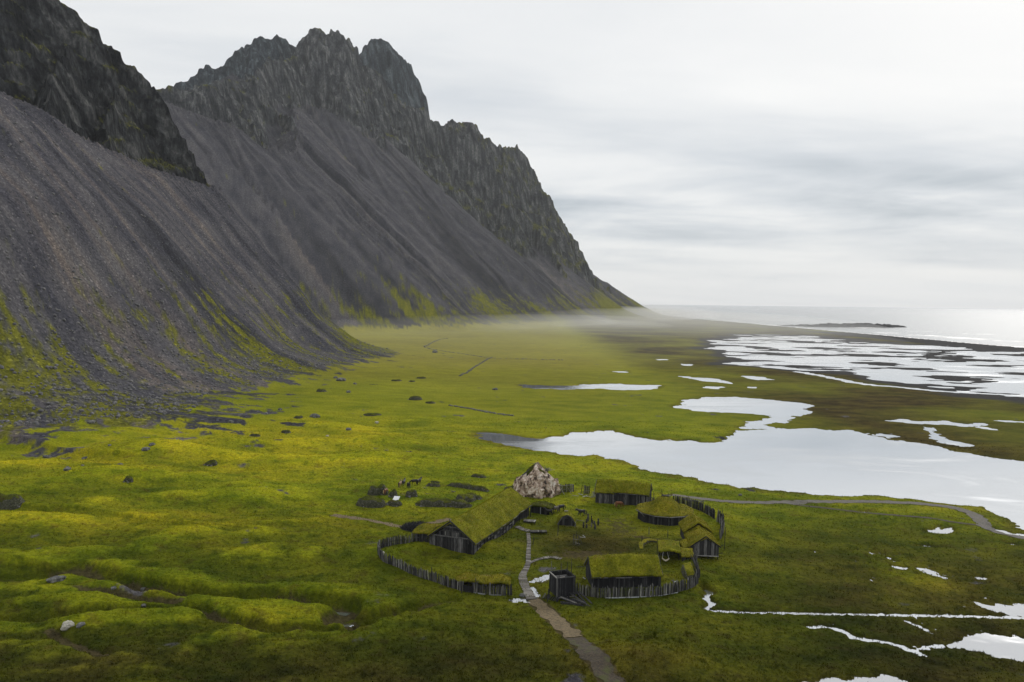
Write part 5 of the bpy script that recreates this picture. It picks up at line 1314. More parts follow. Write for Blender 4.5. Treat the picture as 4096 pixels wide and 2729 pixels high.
# ------------------------------------------------------------------ small arched hut, low hut under the crag
def arched_hut():
    zb = gz(*gp(2263, 2100, 0)[:2]); a, b = frame_from(2243, 2102, 2289, 2103, zb); ax = b - a; W = ax.length; ax.normalize(); ay = Vector((-ax.y, ax.x, 0)); rz = math.atan2(ax.y, ax.x)
    c = (a + b) / 2 + ay * 2.2
    t = thing('arched_hut', 'tiny turf hut with an arched dark plank front in the middle of the yard', 'turf house', (c.x, c.y, zb), rz); foot(c, rz, W / 2 + 1.2, 2.8)
    def f(u, v):
        th = math.pi * (v * 1.10 - .05); k = 1 - .35 * max(0, u - .55) / .45
        return (-(W / 2 + .75) * math.cos(th) * k, -2.55 + u * 5.4, -.15 + 2.55 * max(math.sin(th), -.1) ** .9 * k if math.sin(th) > 0 else -.2)
    turf_shell(t, 'turf_roof', f, 16, 18, .25, M_TURF, seed=41, lump=.08)
    n = 10
    for i in range(n):
        s = (i + .5) / n; x = -W / 2 - .3 + (W + .6) * s; h = 2.05 * math.sqrt(max(.05, 1 - (2 * s - 1) ** 2)) + .1
        beam(t, 'plank', (x, -2.2, -.4), (x, -2.2, h), (W + .6) / n * .95, .07, M_DARK, (0, -1, 0))
    for (x0, z0, x1, z1) in ((-W / 2 - .75, .3, -.9, 1.95), (-.9, 1.95, .1, 2.4), (.1, 2.4, 1.0, 1.9), (1.0, 1.9, W / 2 + .8, .25)):
        beam(t, 'arch_board', (x0, -2.65, z0), (x1, -2.65, z1), .16, .07, M_GREY if x0 >= .1 else M_WOOD, (0, -1, 0))
    beam(t, 'door', (0, -2.27, -.3), (0, -2.27, 1.5), .8, .05, M_CORE, (0, -1, 0))
    beam(t, 'prop', (W / 2 + .45, -2.75, -.2), (W / 2 + .75, -2.6, 1.1), .07, .07, M_PALEB, kind='pole')
    beam(t, 'smoke_hatch', (-.4, .2, 2.5), (.4, .3, 2.55), .5, .06, M_BOARD, (0, 0, 1))
arched_hut()
def cave_hut():
    zb = gz(*gp(2150, 2052, 0)[:2]); a, b = frame_from(2122, 2052, 2196, 2060, zb); ax = b - a; W = ax.length; ax.normalize(); ay = Vector((-ax.y, ax.x, 0)); rz = math.atan2(ax.y, ax.x)
    c = (a + b) / 2 + ay * 1.6
    t = thing('sod_hut', 'low sod hut with a pale door frame dug in below the pale crag', 'turf house', (c.x, c.y, zb), rz); foot(c, rz, W / 2 + .6, 2.4)
    def f(u, v): return (-W / 2 - .5 + u * (W + 1.0), -1.9 + v * 4.4, 1.5 + .75 * math.sin(u * math.pi) ** .7 * (1 - (v - .55) ** 2) - .9 * max(0, v - .6))
    turf_shell(t, 'turf_roof', f, 16, 12, .35, M_TURF_D, seed=51, lump=.15)
    n = 13
    for i in range(n):
        x = -W / 2 + W * (i + .5) / n
        beam(t, 'plank', (x, -1.5, -.4), (x, -1.5, 1.5 + .5 * math.sin((i + .5) / n * math.pi)), W / n * .95, .07, M_DARK, (0, -1, 0))
    for x in (.2, 1.2): beam(t, 'door_frame', (x, -1.6, -.3), (x, -1.6, 1.55), .1, .08, M_PALEB if x < .5 else M_WOOD, (0, -1, 0))
    beam(t, 'door_frame', (.15, -1.6, 1.55), (1.25, -1.6, 1.55), .1, .08, M_WOOD, (0, -1, 0))
    beam(t, 'door', (.7, -1.56, -.3), (.7, -1.56, 1.5), .9, .04, M_CORE, (0, -1, 0))
cave_hut()

# ------------------------------------------------------------------ pale crag beside the longhouse
def rock_mesh(name, sx, sy, sz, mat, sub=4, rough=0.28, seed=1.0, freq=1.0, flat=0.0, hole=0.0):
    bm = bmesh.new(); bmesh.ops.create_icosphere(bm, subdivisions=sub, radius=1.0)
    P = np.array([v.co[:] for v in bm.verts])
    n = 0; a = 1.0; f = freq
    for o in range(4):
        n = n + a * (perlin3(P[:, 0] * f + seed, P[:, 1] * f + seed * 2, P[:, 2] * f + seed * 3)); a *= .55; f *= 2.1
    k = 1 + rough * n
    if hole: k -= hole * np.maximum(0, perlin3(P[:, 0] * 3.1 + seed, P[:, 1] * 3.1, P[:, 2] * 2.2 + 7) - .22)
    Q = P * k[:, None]
    if flat: Q[:, 2] = np.where(Q[:, 2] < -flat, -flat, Q[:, 2])
    Q *= np.array([sx, sy, sz])
    for v, q in zip(bm.verts, Q): v.co = q
    me = bpy.data.meshes.new(name); bm.to_mesh(me); bm.free(); me.materials.append(mat)
    me.polygons.foreach_set('use_smooth', [sub > 3] * len(me.polygons)); return me
def crag():
    zb = gz(*gp(2150, 1995, 0)[:2]); a, b = frame_from(2066, 1992, 2232, 1992, zb); W = (b - a).length; c = (a + b) / 2 + Vector((0, W * .38, 0))
    t = thing('crag', 'pale bleached rock crag with tangled dead roots on its grassy top', 'rock', (c.x, c.y, zb)); foot(c, 0, W / 2 + .3, W * .42)
    bm = bmesh.new(); bmesh.ops.create_icosphere(bm, subdivisions=5, radius=1.0)
    P = np.array([v.co[:] for v in bm.verts]); H = 7.0
    ang = np.arctan2(P[:, 1], P[:, 0]); zz = P[:, 2]
    # upright block: sides steep, top sloping up to the left of centre
    hz = np.where(zz > -.2, zz, -.2); fr = np.clip((hz + .2) / 1.2, 0, 1)
    rad = np.where(fr < .66, 1 - .15 * (fr / .66) ** 1.5, np.maximum(0, 1 - ((fr - .66) / .34) ** 1.5) * .85)
    n1 = perlin3(P[:, 0] * 1.7 + 3, P[:, 1] * 1.7, P[:, 2] * 1.2) ; n2 = perlin3(P[:, 0] * 4.2, P[:, 1] * 4.2 + 5, P[:, 2] * 2.2); n3 = perlin3(P[:, 0] * 9.5, P[:, 1] * 9.5, P[:, 2] * 7.5 + 9)
    hole = np.maximum(0, perlin3(P[:, 0] * 3.6 + 8, P[:, 1] * 3.6, P[:, 2] * 2.8 + 4) - .15)
    blk = np.round(ang * 2.2 + .6 * n1) / 2.2; groove = np.exp(-((ang * 2.2 + .6 * n1 - np.floor(ang * 2.2 + .6 * n1)) - .5) ** 2 / .004)
    cs = np.random.RandomState(17).randn(90, 3); cs /= np.linalg.norm(cs, axis=1)[:, None]; Pw = P + .12 * np.stack([n2, n3, n1], 1)
    cell = np.argmax(Pw @ cs.T, 1); cv = np.random.RandomState(18).rand(90)[cell]
    k = rad * (1 + .10 * n1 + .06 * n2 + .05 * n3 - .40 * hole - .06 * groove + .22 * (cv - .5))
    X = np.cos(ang) * k * W / 2 * 1.06; Y = np.sin(ang) * k * W * .42
    Z = -.6 + fr * (H + .6) * (1 + .09 * n1 + .05 * n2) + np.where(fr > .6, .9 * np.exp(-((X + .3) / 1.6) ** 2) - .25 * np.abs(X + .3), 0) + .22 * n3
    for v, x, y, z in zip(bm.verts, X, Y, Z): v.co = (x, y, z)
    me = bpy.data.meshes.new('rock'); bm.to_mesh(me); bm.free(); me.materials.append(M_CRAG)
    o = part('rock', me, t)
    turf_shell(t, 'turf_cap', lambda u, v: (-2.6 + 5.2 * u, (-1.9 + 3.8 * v), H + .35 - 1.5 * (abs(u - .45) * 2) ** 1.5 - .7 * (2 * v - 1) ** 2), 14, 12, .8, M_TURF_D, seed=61, lump=.25)
    rg = random.Random(5)
    for (cx, cy, cz, nn, sp, up) in ((-.5, -.4, H + .5, 16, .5, .9), (2.4, -1.2, H - .9, 26, .8, 1.1), (1.5, -2.3, H - 2.0, 16, .9, .1)):
        for i in range(nn):
            p = Vector((cx + rg.uniform(-.5, .5) * sp, cy + rg.uniform(-.5, .5) * sp, cz)); d = Vector((rg.gauss(0, .7), rg.gauss(0, .6), up * rg.uniform(.3, 1.0) - .2)) * sp
            beam(t, 'dead_root', p, p + d * 1.3, .10, .10, M_GREY, kind='pole')
    beam(t, 'plank', (-3.7, -1.0, H - 2.1), (-1.9, -1.1, H - .7), .32, .08, M_WOOD, (0, -1, .5))
    for k, (x, y, s) in enumerate(((-W * .62, 1.0, 1.1), (-W * .70, -.6, .8), (-W * .55, -1.2, .7))):
        p = Vector((c.x + x, c.y + y, 0)); p.z = gz(p.x, p.y) + .1 * s
        m = rock_mesh('boulder', s * 1.2, s, s * .8, M_STONE, 3, .35, 4 + k)
        q = bpy.data.objects.new('boulder', m); COL.objects.link(q); q.location = p
        tag(q, ('dark mossy boulder nearest the left foot of the pale crag', 'outermost dark boulder left of the pale crag', 'small dark boulder tucked low beside the pale crag')[k], 'boulder', 'boulders beside the crag')
crag()

# ------------------------------------------------------------------ palisades
def palisade(label, px, hmin, hmax, spacing=.23, lean=.05, rails=True, base_board=(), mat=None, w=(.17, .27), zref=0.0, tall=.04, lean_dir=None, inner=1, name='palisade'):
    line = smooth_line(np.array([hit(u, v)[:2] for u, v in px]), 8)
    seg = np.hypot(*np.diff(line, axis=0).T); acc = np.concatenate([[0], np.cumsum(seg)]); tot = acc[-1]
    c = Vector((*line[len(line) // 2], gz(*line[len(line) // 2])))
    t = thing(name, label, 'palisade', c)
    s = 0.0; n = 0
    while s < tot and n < 295:
        x = float(np.interp(s, acc, line[:, 0])); y = float(np.interp(s, acc, line[:, 1])); z = gz(x, y)
        h = RU(hmin, hmax) * (1.35 if random.random() < tall else 1)
        lx, ly = random.gauss(0, lean) * h, random.gauss(0, lean) * h
        if lean_dir: lx += lean_dir[0] * h; ly += lean_dir[1] * h
        ww = RU(*w)
        beam(t, 'stake', (x - c.x, y - c.y, z - .35 - c.z), (x - c.x + lx, y - c.y + ly, z + h - c.z), ww, ww * .8, M_GREY if random.random() < .20 else (mat or M_WOOD), (RU(-1, 1), RU(-1, 1), 0), 'stake')
        s += spacing * RU(.8, 1.2); n += 1
    if rails:
        m = max(2, int(tot / 3.2))
        for i in range(m):
            q = []
            for k in (i, i + 1):
                x = float(np.interp(tot * k / m, acc, line[:, 0])); y = float(np.interp(tot * k / m, acc, line[:, 1])); q.append((x, y, gz(x, y)))
            d = Vector((q[1][0] - q[0][0], q[1][1] - q[0][1], 0)).normalized(); nn = Vector((-d.y, d.x, 0)) * .13 * inner
            for hh in (.62,):
                beam(t, 'rail', (q[0][0] - c.x + nn.x, q[0][1] - c.y + nn.y, q[0][2] - c.z + hmin * hh), (q[1][0] - c.x + nn.x, q[1][1] - c.y + nn.y, q[1][2] - c.z + hmin * hh), .11, .09, M_WOOD, tuple(nn), 'pole')
    for (f0, f1) in base_board:
        q = []
        for k in (f0, f1):
            x = float(np.interp(tot * k, acc, line[:, 0])); y = float(np.interp(tot * k, acc, line[:, 1])); q.append(Vector((x, y, gz(x, y))))
        d = (q[1] - q[0]).normalized(); nn = Vector((d.y, -d.x, 0)) * .16
        if nn.y > 0: nn = -nn
        beam(t, 'base_board', tuple(q[0] - c + nn + Vector((0, 0, .05))), tuple(q[1] - c + nn + Vector((0, 0, .05))), .17, .05, M_PALEB, tuple(nn))
    return t
palisade('long curved stake palisade sweeping left of the great longhouse', [(1676,2166),(1632,2172),(1574,2180),(1533,2190),(1513,2202),(1517,2225),(1541,2250),(1595,2271),(1645,2296),(1707,2318),(1773,2340),(1845,2363)], 1.35, 1.85, .185)
palisade('short straight palisade left of the boardwalk, in front of the low turf shelter', [(1892,2370),(1956,2379),(2000,2381),(2052,2381)], 1.4, 2.0, .185, base_board=((.03, .33), (.42, .72)), tall=.12)
palisade('front palisade right of the watchtower with a pale board along its foot', [(2300,2376),(2337,2383),(2402,2391),(2509,2391),(2605,2387),(2678,2378),(2739,2361),(2777,2345),(2792,2328)], 1.5, 2.1, .18, base_board=((.2, .42), (.43, .58), (.585, .72)), tall=.10)
palisade('ragged leaning stakes below the stilt house', [(2793,2322),(2794,2300),(2790,2275),(2784,2245)], 1.5, 2.3, .30, .14, rails=False, lean_dir=(-.16, .02))
palisade('dark curved palisade behind the round hut', [(2690,2016),(2720,2022),(2760,2031),(2805,2046),(2838,2062),(2859,2078)], 1.9, 2.4, .19, .04, mat=M_DARK, inner=-1)
palisade('tight cluster of tall stakes behind the stilt house', [(2866,2086),(2878,2092),(2887,2102),(2892,2118),(2888,2140),(2880,2160)], 2.0, 2.9, .24, .07)
def board_fence(label, px, h, n, braces):
    a = hit(*px[0]); b = hit(*px[1]); t = thing('board_fence', label, 'fence', a)
    d = b - a
    for i in range(n):
        p = d * (i / (n - 1)); z = gz(a.x + p.x, a.y + p.y) - a.z
        beam(t, 'board', (p.x, p.y, z - .2), (p.x + RU(-.05, .05), p.y, z + h * RU(.85, 1.15)), d.length / n * .8, .07, M_WOOD if random.random() < .7 else M_GREY)
    for hh in (.35, .85): beam(t, 'rail', (0, -.08, h * hh), (d.x, d.y - .08, d.z + h * (hh + .05)), .12, .07, M_GREY)
    for (f, ln) in braces: p = d * f; beam(t, 'brace', (p.x, p.y - .1, h * .7), (p.x + ln * .5, p.y - ln, -.25), .12, .1, M_GREY, kind='pole')
    return t
board_fence('grey board fence with leaning braces right of the pale crag', [(2228, 1972), (2294, 1967)], 2.0, 17, ((.2, 2.2), (.62, 2.4)))
board_fence('narrow piece of grey board fence left of the stepped house', [(2336, 1976), (2358, 1975)], 2.0, 7, ())
def lone_posts():
    for (u, v, h, lab, tl) in ((2322,1976,2.3,'leaning dark post left of the narrow board fence',.2), (2385,1979,2.2,'dark post touching the left end of the stepped house',.0), (2230,2143,2.5,'tall thin post standing alone in the yard below the arched hut',.06), (2132,2179,1.5,'short thin post in the grass right of the boardwalk',.1),
      (2596,2138,1.5,'thin post in the yard below the round hut, left one',.0), (2671,2150,1.6,'thin post in the yard below the round hut, right one',.0), (2566,2175,1.6,'short post at the corner of the grass bank left of the open shed',.05), (2898,2197,4.4,'tall bare pole right of the stilt house',.02),
      (2483,2235,1.3,'stub of a post rising just behind the front longhouse ridge',.0), (1846,2372,2.0,'post at the left side of the palisade gap',.0)):
        p = hit(u, v); t = thing('post', lab, 'post', p)
        beam(t, 'pole', (0, 0, -.3), (tl * h, 0, h), .15, .15, M_WOOD, kind='pole')
lone_posts()
def fallen_planks():
    rg = random.Random(3)
    for (u, v, lab, n, sp) in ((2340, 1990, 'scatter of grey planks lying in front of the board fence', 8, 2.0), (2371, 1988, 'stack of pale poles leaning by the stepped house', 7, .5), (1820, 1970, 'grey board lying on the grass left of the pale crag', 3, .9),
        (1590, 2028, 'small pile of pale boards below the turf ruins', 3, .4), (2335, 2152, 'little heap of dark and pale wood right of the timber rack', 4, .5), (2360, 2320, 'broken pale boards left of the front longhouse', 4, .9), (2700, 2330, 'pale stick lying right of the front longhouse', 2, .6)):
        p = hit(u, v); t = thing('plank_pile', lab, 'planks', p)
        for i in range(n):
            a = rg.uniform(0, math.pi); l = rg.uniform(.7, 1.5) * (1.2 if sp > 1 else .8); x = rg.uniform(-sp, sp); y = rg.uniform(-sp, sp) * .5
            if 'leaning' in lab: beam(t, 'pole', (x, y, -.1), (x + rg.uniform(-.2, .2), y + .2, 1.3), .11, .11, M_PALEB, kind='pole')
            else: beam(t, 'plank', (x, y, .08 + .06 * i), (x + l * math.cos(a), y + l * .7 * math.sin(a), .10 + .06 * i + rg.uniform(0, .2)), .2, .06, M_GREY if i % 3 else M_PALEB, (0, 0, 1))
fallen_planks()
def gate_gap():
    a = hit(1852, 2366); b = hit(1888, 2372); t = thing('gate', 'dark low board gate closing the gap in the left palisade', 'gate', a); d = b - a
    for i in range(6): beam(t, 'board', (0, -.1, -.1 + .22 * i), (d.x, d.y - .1, d.z - .1 + .22 * i), .2, .07, M_DARK)
    for f in (0, 1): beam(t, 'gate_post', (d.x * f, d.y * f, d.z * f - .3), (d.x * f, d.y * f, d.z * f + 1.7), .16, .16, M_WOOD, kind='pole')
gate_gap()

# ------------------------------------------------------------------ low turf shelter behind the left front palisade
def turf_shelter():
    c = hit(1930, 2345); t = thing('turf_shelter', 'low double-humped yellow turf shelter behind the short left palisade', 'shelter', c); foot(c, 0, 4.6, 2.4)
    def f(u, v):
        x = -4.7 + 9.4 * u; y = -.9 + 4.2 * v
        z = .75 + .85 * math.exp(-((x + 2.6) / 1.7) ** 2) + .6 * math.exp(-((x - 2.9) / 1.5) ** 2) + .35 * math.exp(-(x / 2.5) ** 2)
        return (x, y, z * (1 - (abs(2 * v - .9) / 1.5) ** 3) + (-.55 * max(0, v - .55)))
    turf_shell(t, 'turf_roof', f, 26, 14, .35, M_TURF_Y, seed=71, lump=.16, size=.42)
    for x in (-3.9, -2.3, -.8, .6, 2.1, 3.6): beam(t, 'post', (x, -.6, -.3), (x, -.6, .8), .16, .16, M_DARK, kind='pole')
    for i in range(22): beam(t, 'back_board', (-4.2 + .4 * i, 1.2, -.3), (-4.2 + .4 * i, 1.2, .9), .38, .06, M_DARK)
    o = turf_shell(t, 'thatch_patch', lambda u, v: (-.9 + 2.6 * u, 1.6 + 1.6 * v, .98 - .25 * v + .12 * math.sin(u * 3)), 10, 8, .15, M_THATCH, seed=73, lump=.08)
turf_shelter()

# ------------------------------------------------------------------ boardwalk, decks
def boardwalk(label, px, widths, step=.30):
    line = np.array([hit(u, v)[:2] for u, v in px]); line = smooth_line(line, 8)
    seg = np.hypot(*np.diff(line, axis=0).T); acc = np.concatenate([[0], np.cumsum(seg)]); tot = acc[-1]
    m = len(line) // 2; c = Vector((*line[m], gz(*line[m]))); t = thing('boardwalk', label, 'boardwalk', c)
    s = .15; lastd = None
    while s < tot:
        f = lambda q: np.array([np.interp(q, acc, line[:, 0]), np.interp(q, acc, line[:, 1])])
        p = f(s); d = f(min(s + .3, tot)) - f(max(s - .3, 0)); d = d / (np.linalg.norm(d) + 1e-9); nn = np.array([-d[1], d[0]])
        w = float(np.interp(s / tot, np.linspace(0, 1, len(widths)), widths)) * RU(.92, 1.06)
        a = p - nn * w / 2; b = p + nn * w / 2; z = max(gz(*p), gz(*a) - .1, gz(*b) - .1, ZW + .05) + .10
        beam(t, 'board', (a[0] - c.x, a[1] - c.y, z - c.z + RU(-.02, .02)), (b[0] - c.x, b[1] - c.y, z - c.z + RU(-.03, .03)), step * RU(.80, .95), .06, M_BOARD, (0, 0, 1))
        s += step
    return t
boardwalk('main boardwalk running from the great longhouse down to the gravel path', [(2113,2134),(2115,2155),(2116,2178),(2114,2205),(2113,2232),(2113,2252),(2104,2278),(2091,2303),(2094,2330),(2104,2355),(2116,2380),(2128,2400)], [.75, .75, .8, .85, .9, 1.1, 1.5, 1.5, 1.7], .30)
boardwalk('side boardwalk branching right towards the muddy yard', [(2118,2254),(2140,2244),(2165,2236),(2195,2231),(2225,2233),(2247,2238)], [.7, .7, 1.1, 1.1, 1.0], .34)
boardwalk('plank walk from the longhouse porch to the head of the main boardwalk', [(2064,2108),(2082,2114),(2098,2121),(2116,2126)], [1.3, 1.4, 1.5], .34)
def deck(label, u, v, L, D, rz, h, mat):
    p = hit(u, v); t = thing('deck', label, 'deck', p, rz); n = int(L / .32)
    for i in range(n): beam(t, 'board', (-L / 2 + i * .32, -D / 2, h + RU(-.02, .02)), (-L / 2 + i * .32, D / 2, h), .28, .06, mat, (0, 0, 1))
    for x in (-L / 2, L / 2 - .3):
        for y in (-D / 2 + .1, D / 2 - .1): beam(t, 'leg', (x, y, -.4), (x, y, h), .15, .15, M_DARK, kind='pole')
    beam(t, 'edge_beam', (-L / 2, -D / 2, h - .12), (L / 2 - .3, -D / 2, h - .12), .14, .1, M_DARK)
deck('small slatted deck beside the far end of the longhouse porch', 2122, 2092, 2.6, 1.6, R(-12), .5, M_GREY)
deck('long dark landing stage right of the boardwalk head', 2157, 2133, 3.6, 1.2, R(2), .45, M_WOOD)

# ------------------------------------------------------------------ yard furniture
def timber_frame():
    p = hit(2308, 2178); t = thing('drying_rack', 'open timber rack with a leaning strut in the middle of the yard', 'rack', p)
    for (a, b, m) in (((-.75, 0, -.3), (-.72, 0, 2.0), M_DARK), ((.3, -.2, -.3), (.32, -.2, 1.9), M_DARK), ((-.72, .6, -.3), (-.6, .6, 1.7), M_DARK), ((-.1, .5, .8), (-.1, .5, 2.4), M_WOOD), ((.3, -.2, 1.9), (1.1, .1, -.1), M_DARK),
        ((-.8, 0, 1.05), (.4, -.2, 1.1), M_GREY), ((-.75, 0, 1.95), (.35, -.2, 1.85), M_WOOD), ((-.25, -.1, -.1), (-.2, -.15, 1.0), M_GREY), ((-.4, .1, .35), (.6, -.1, .1), M_BOARD), ((-1.2, -.3, -.05), (.5, -.6, -.02), M_DARK)):
        beam(t, 'timber', a, b, .13, .12, m, kind='pole')
timber_frame()
def carved_posts():
    spots = ((2352,2085,1.7,0),(2366,2090,1.5,1),(2346,2092,.9,2),(2369,2095,.9,3),(2377,2098,.8,4),(2393,2101,1.5,5),(2334,2112,1.3,6),(2346,2112,.8,7),(2366,2110,1.0,8),(2380,2118,1.2,9))
    where = ('tallest dark carved post, at the back left of the ring', 'thin upright carved post at the back of the ring', 'small dark carved post at the foot of the tallest one', 'short carved post right of the thin one at the back of the ring', 'shortest carved post at the back right of the ring',
             'broad dark carved post at the far right of the ring', 'dark carved post at the front left of the ring', 'low stub beside the front left carved post', 'slim pale carved post in the centre of the ring', 'stout dark carved post at the front right of the ring')
    for (u, v, h, k) in spots:
        p = hit(u, v); t = thing('carved_post', where[k], 'carved post', p, RU(0, 6), 'ring of carved posts in the yard')
        prof = [(0, .13), (.35, .16), (.55, .20), (.68, .16), (.74, .10), (.80, .15), (.90, .16), (.97, .11), (1.0, .02)]
        V = []; Fc = []; n = 8; s = .9 if k in (1, 8) else 1.35
        for z, r in prof:
            for i in range(n):
                a = 2 * math.pi * i / n; V.append((r * s * math.cos(a) * (1 + .1 * math.sin(a * 3 + k)), r * s * .85 * math.sin(a), z * (h + .3) - .3))
        for j in range(len(prof) - 1):
            for i in range(n): Fc.append((j * n + i, j * n + (i + 1) % n, (j + 1) * n + (i + 1) % n, (j + 1) * n + i))
        part('shaft', mesh_of('shaft', V, Fc, M_WOOD if k == 8 else M_DARK), t)
    p = hit(2325, 2085); t = thing('pole', 'thin pole lying in the grass behind the ring of carved posts', 'pole', p)
    beam(t, 'shaft', (-1.6, .6, .12), (1.2, -.5, .1), .12, .12, M_GREY, kind='pole')
carved_posts()
def brush_heap():
    c = hit(1672, 2118); t = thing('brush_heap', 'dark heap of brushwood beside the yellow side wing of the great longhouse', 'brush heap', c)
    foot(c, 0, 3.4, 2.0)
    m = rock_mesh('heap', 3.3, 2.0, 1.15, M_BRUSH, 4, .18, 9.0, 2.0, flat=.3); part('heap', m, t)
    P = np.array([v.co[:] for v in m.vertices]); P = P[P[:, 2] > 0]; rg = np.random.RandomState(4)
    q = P[rg.randint(0, len(P), 2600)]; nr = np.tile([0, 0, .35], (2600, 1)) + .25 * q / 2
    part('twigs', blades(q, nr, .55, .8, M_BRUSH, 'twigs'), t, kind='stuff')
brush_heap()

# ------------------------------------------------------------------ horses
def horse_mesh(pose):
    me = bpy.data.meshes.new('horse_cage'); V = []; E = []; Rr = []
    def add(p, r, par=None):
        V.append(p); Rr.append(r)
        if par is not None: E.append((par, len(V) - 1))
        return len(V) - 1
    pel = add((-.45, 0, 1.08), .27); bel = add((-.05, 0, 1.02), .30, pel); che = add((.38, 0, 1.04), .27, bel)
    rump = add((-.76, 0, 1.08), .21, pel)
    if pose == 'graze': nk = [((.66, 0, 1.0), .18), ((.92, 0, .76), .13), ((1.10, 0, .52), .10), ((1.17, 0, .34), .09), ((1.22, 0, .12), .055)]
    elif pose == 'walk': nk = [((.64, 0, 1.20), .19), ((.88, 0, 1.34), .14), ((1.10, 0, 1.46), .10), ((1.25, 0, 1.32), .09), ((1.40, 0, 1.13), .055)]
    else: nk = [((.62, 0, 1.22), .19), ((.80, 0, 1.42), .14), ((.95, 0, 1.62), .10), ((1.11, 0, 1.52), .09), ((1.28, 0, 1.34), .055)]
    p = che; ids = []
    for q, r in nk: p = add(q, r, p); ids.append(p)
    poll = V[ids[2]]
    for s in (-1, 1): add((poll[0] - .02, s * .06, poll[2] + .13), .022, ids[2])
    for s in (-1, 1):
        k = (.18 * s if pose == 'walk' else .03 * s)
        h = add((-.62, s * .15, .90), .165, rump); a = add((-.50 + k * .4, s * .165, .68), .115, h); b = add((-.77 + k, s * .16, .46), .06, a); c = add((-.72 + k * 1.5, s * .16, .13), .042, b); add((-.68 + k * 1.5, s * .16, .03), .055, c)
        k = -k
        h = add((.44, s * .14, .86), .125, che); a = add((.44 + k * .5, s * .15, .66), .09, h); b = add((.47 + k, s * .15, .40), .055, a); c = add((.45 + k * 1.5, s * .15, .12), .04, b); add((.49 + k * 1.5, s * .15, .03), .05, c)
    me.from_pydata(V, E, []); me.update()
    o = bpy.data.objects.new('horse_cage', me); COL.objects.link(o)
    md = o.modifiers.new('skin', 'SKIN'); sv = me.skin_vertices[0].data
    for i, r in enumerate(Rr): sv[i].radius = (r * 1.12 if i < 4 else r * 1.3, r * 1.32); sv[i].use_root = (i == 0)
    sb = o.modifiers.new('sub', 'SUBSURF'); sb.levels = 1; sb.render_levels = 1
    dg = bpy.context.evaluated_depsgraph_get(); out = bpy.data.meshes.new_from_object(o.evaluated_get(dg)); out.name = 'horse_body_' + pose
    out.polygons.foreach_set('use_smooth', [True] * len(out.polygons))
    bpy.data.objects.remove(o); return out, nk
HORSES = {p: horse_mesh(p) for p in ('graze', 'stand', 'walk')}
def tube(pts, rad, mat, name, n=6, flat=1.0):
    V = []; Fc = []
    for (p, r) in zip(pts, rad):
        for i in range(n): a = 2 * math.pi * i / n; V.append((p[0] + r * math.cos(a), p[1] + flat * r * math.sin(a), p[2] + .15 * r * math.sin(a)))
    for j in range(len(pts) - 1):
        for i in range(n): Fc.append((j * n + i, j * n + (i + 1) % n, (j + 1) * n + (i + 1) % n, (j + 1) * n + i))
    return mesh_of(name, V, Fc, mat, True)
_coat = {}
def horse(u, v, rz, pose, coat, mane, label, group):
    p = hit(u, v); t = thing('horse', label, 'horse', p, R(rz), group)
    body, nk = HORSES[pose]
    key = (pose, coat.name)
    if key not in _coat:
        m = body.copy(); m.materials.clear(); m.materials.append(coat); _coat[key] = m
    t.scale = (1.06, 1.06, 1.06)
    part('body', _coat[key], t)
    key = ('tail', mane.name)
    if key not in _coat: _coat[key] = tube([(-.95, 0, 1.18), (-1.05, 0, 1.05), (-1.09, 0, .8), (-1.06, 0, .5), (-1.04, 0, .38)], [.05, .075, .09, .075, .02], mane, 'tail')
    part('tail', _coat[key], t)
    key = ('mane', pose, mane.name)
    if key not in _coat:
        q = [(a[0][0] - .09, 0, a[0][2] + a[1] * .75) for a in nk[:3]] + [(nk[3][0][0] - .06, 0, nk[3][0][2] + .10)]
        _coat[key] = tube(q, [.10, .12, .11, .04], mane, 'mane', 6, .8)
    part('mane', _coat[key], t)
G1 = 'horses grazing above the turf ruins'; G2 = 'horses inside the village'
horse(1600, 1950, 78, 'stand', M_TAN, M_DKBROWN, 'tan horse with a dark tail, leftmost of the group above the ruins', G1)
horse(1615, 1943, 80, 'stand', M_BLACKHAIR, M_BLACKHAIR, 'black horse just right of the tan one, seen from behind', G1)
horse(1634, 1953, 112, 'graze', M_BLACKHAIR, M_BLACKHAIR, 'black horse standing apart in front of the group above the ruins', G1)
horse(1656, 1939, 182, 'graze', M_BLACKHAIR, M_BLACKHAIR, 'black horse grazing side-on in the group above the ruins', G1)
horse(1676, 1938, 60, 'stand', M_DKBROWN, M_BLACKHAIR, 'dark horse with raised head, rightmost of the group above the ruins', G1)
horse(1543, 1978, 70, 'graze', M_CHESTNUT, M_BLOND, 'chestnut horse with a flaxen mane standing among the turf ruins', G1)
horse(2195, 2062, 178, 'stand', M_BLACKHAIR, M_BLACKHAIR, 'black horse in front of the sod hut below the pale crag', G2)
horse(2220, 2051, 186, 'walk', M_GREYH, M_DKBROWN, 'grey-brown horse walking left of the arched hut', G2)
horse(2243, 2044, 196, 'graze', M_BLACKHAIR, M_BLACKHAIR, 'black horse half hidden behind the arched hut', G2)
horse(2326, 2064, 182, 'walk', M_BLACKHAIR, M_BLACKHAIR, 'black horse walking left across the grass right of the arched hut', G2)
horse(2476, 2030, 20, 'graze', M_CHESTNUT, M_BLOND, 'chestnut horse with a flaxen mane at the wall of the stepped house', G2)

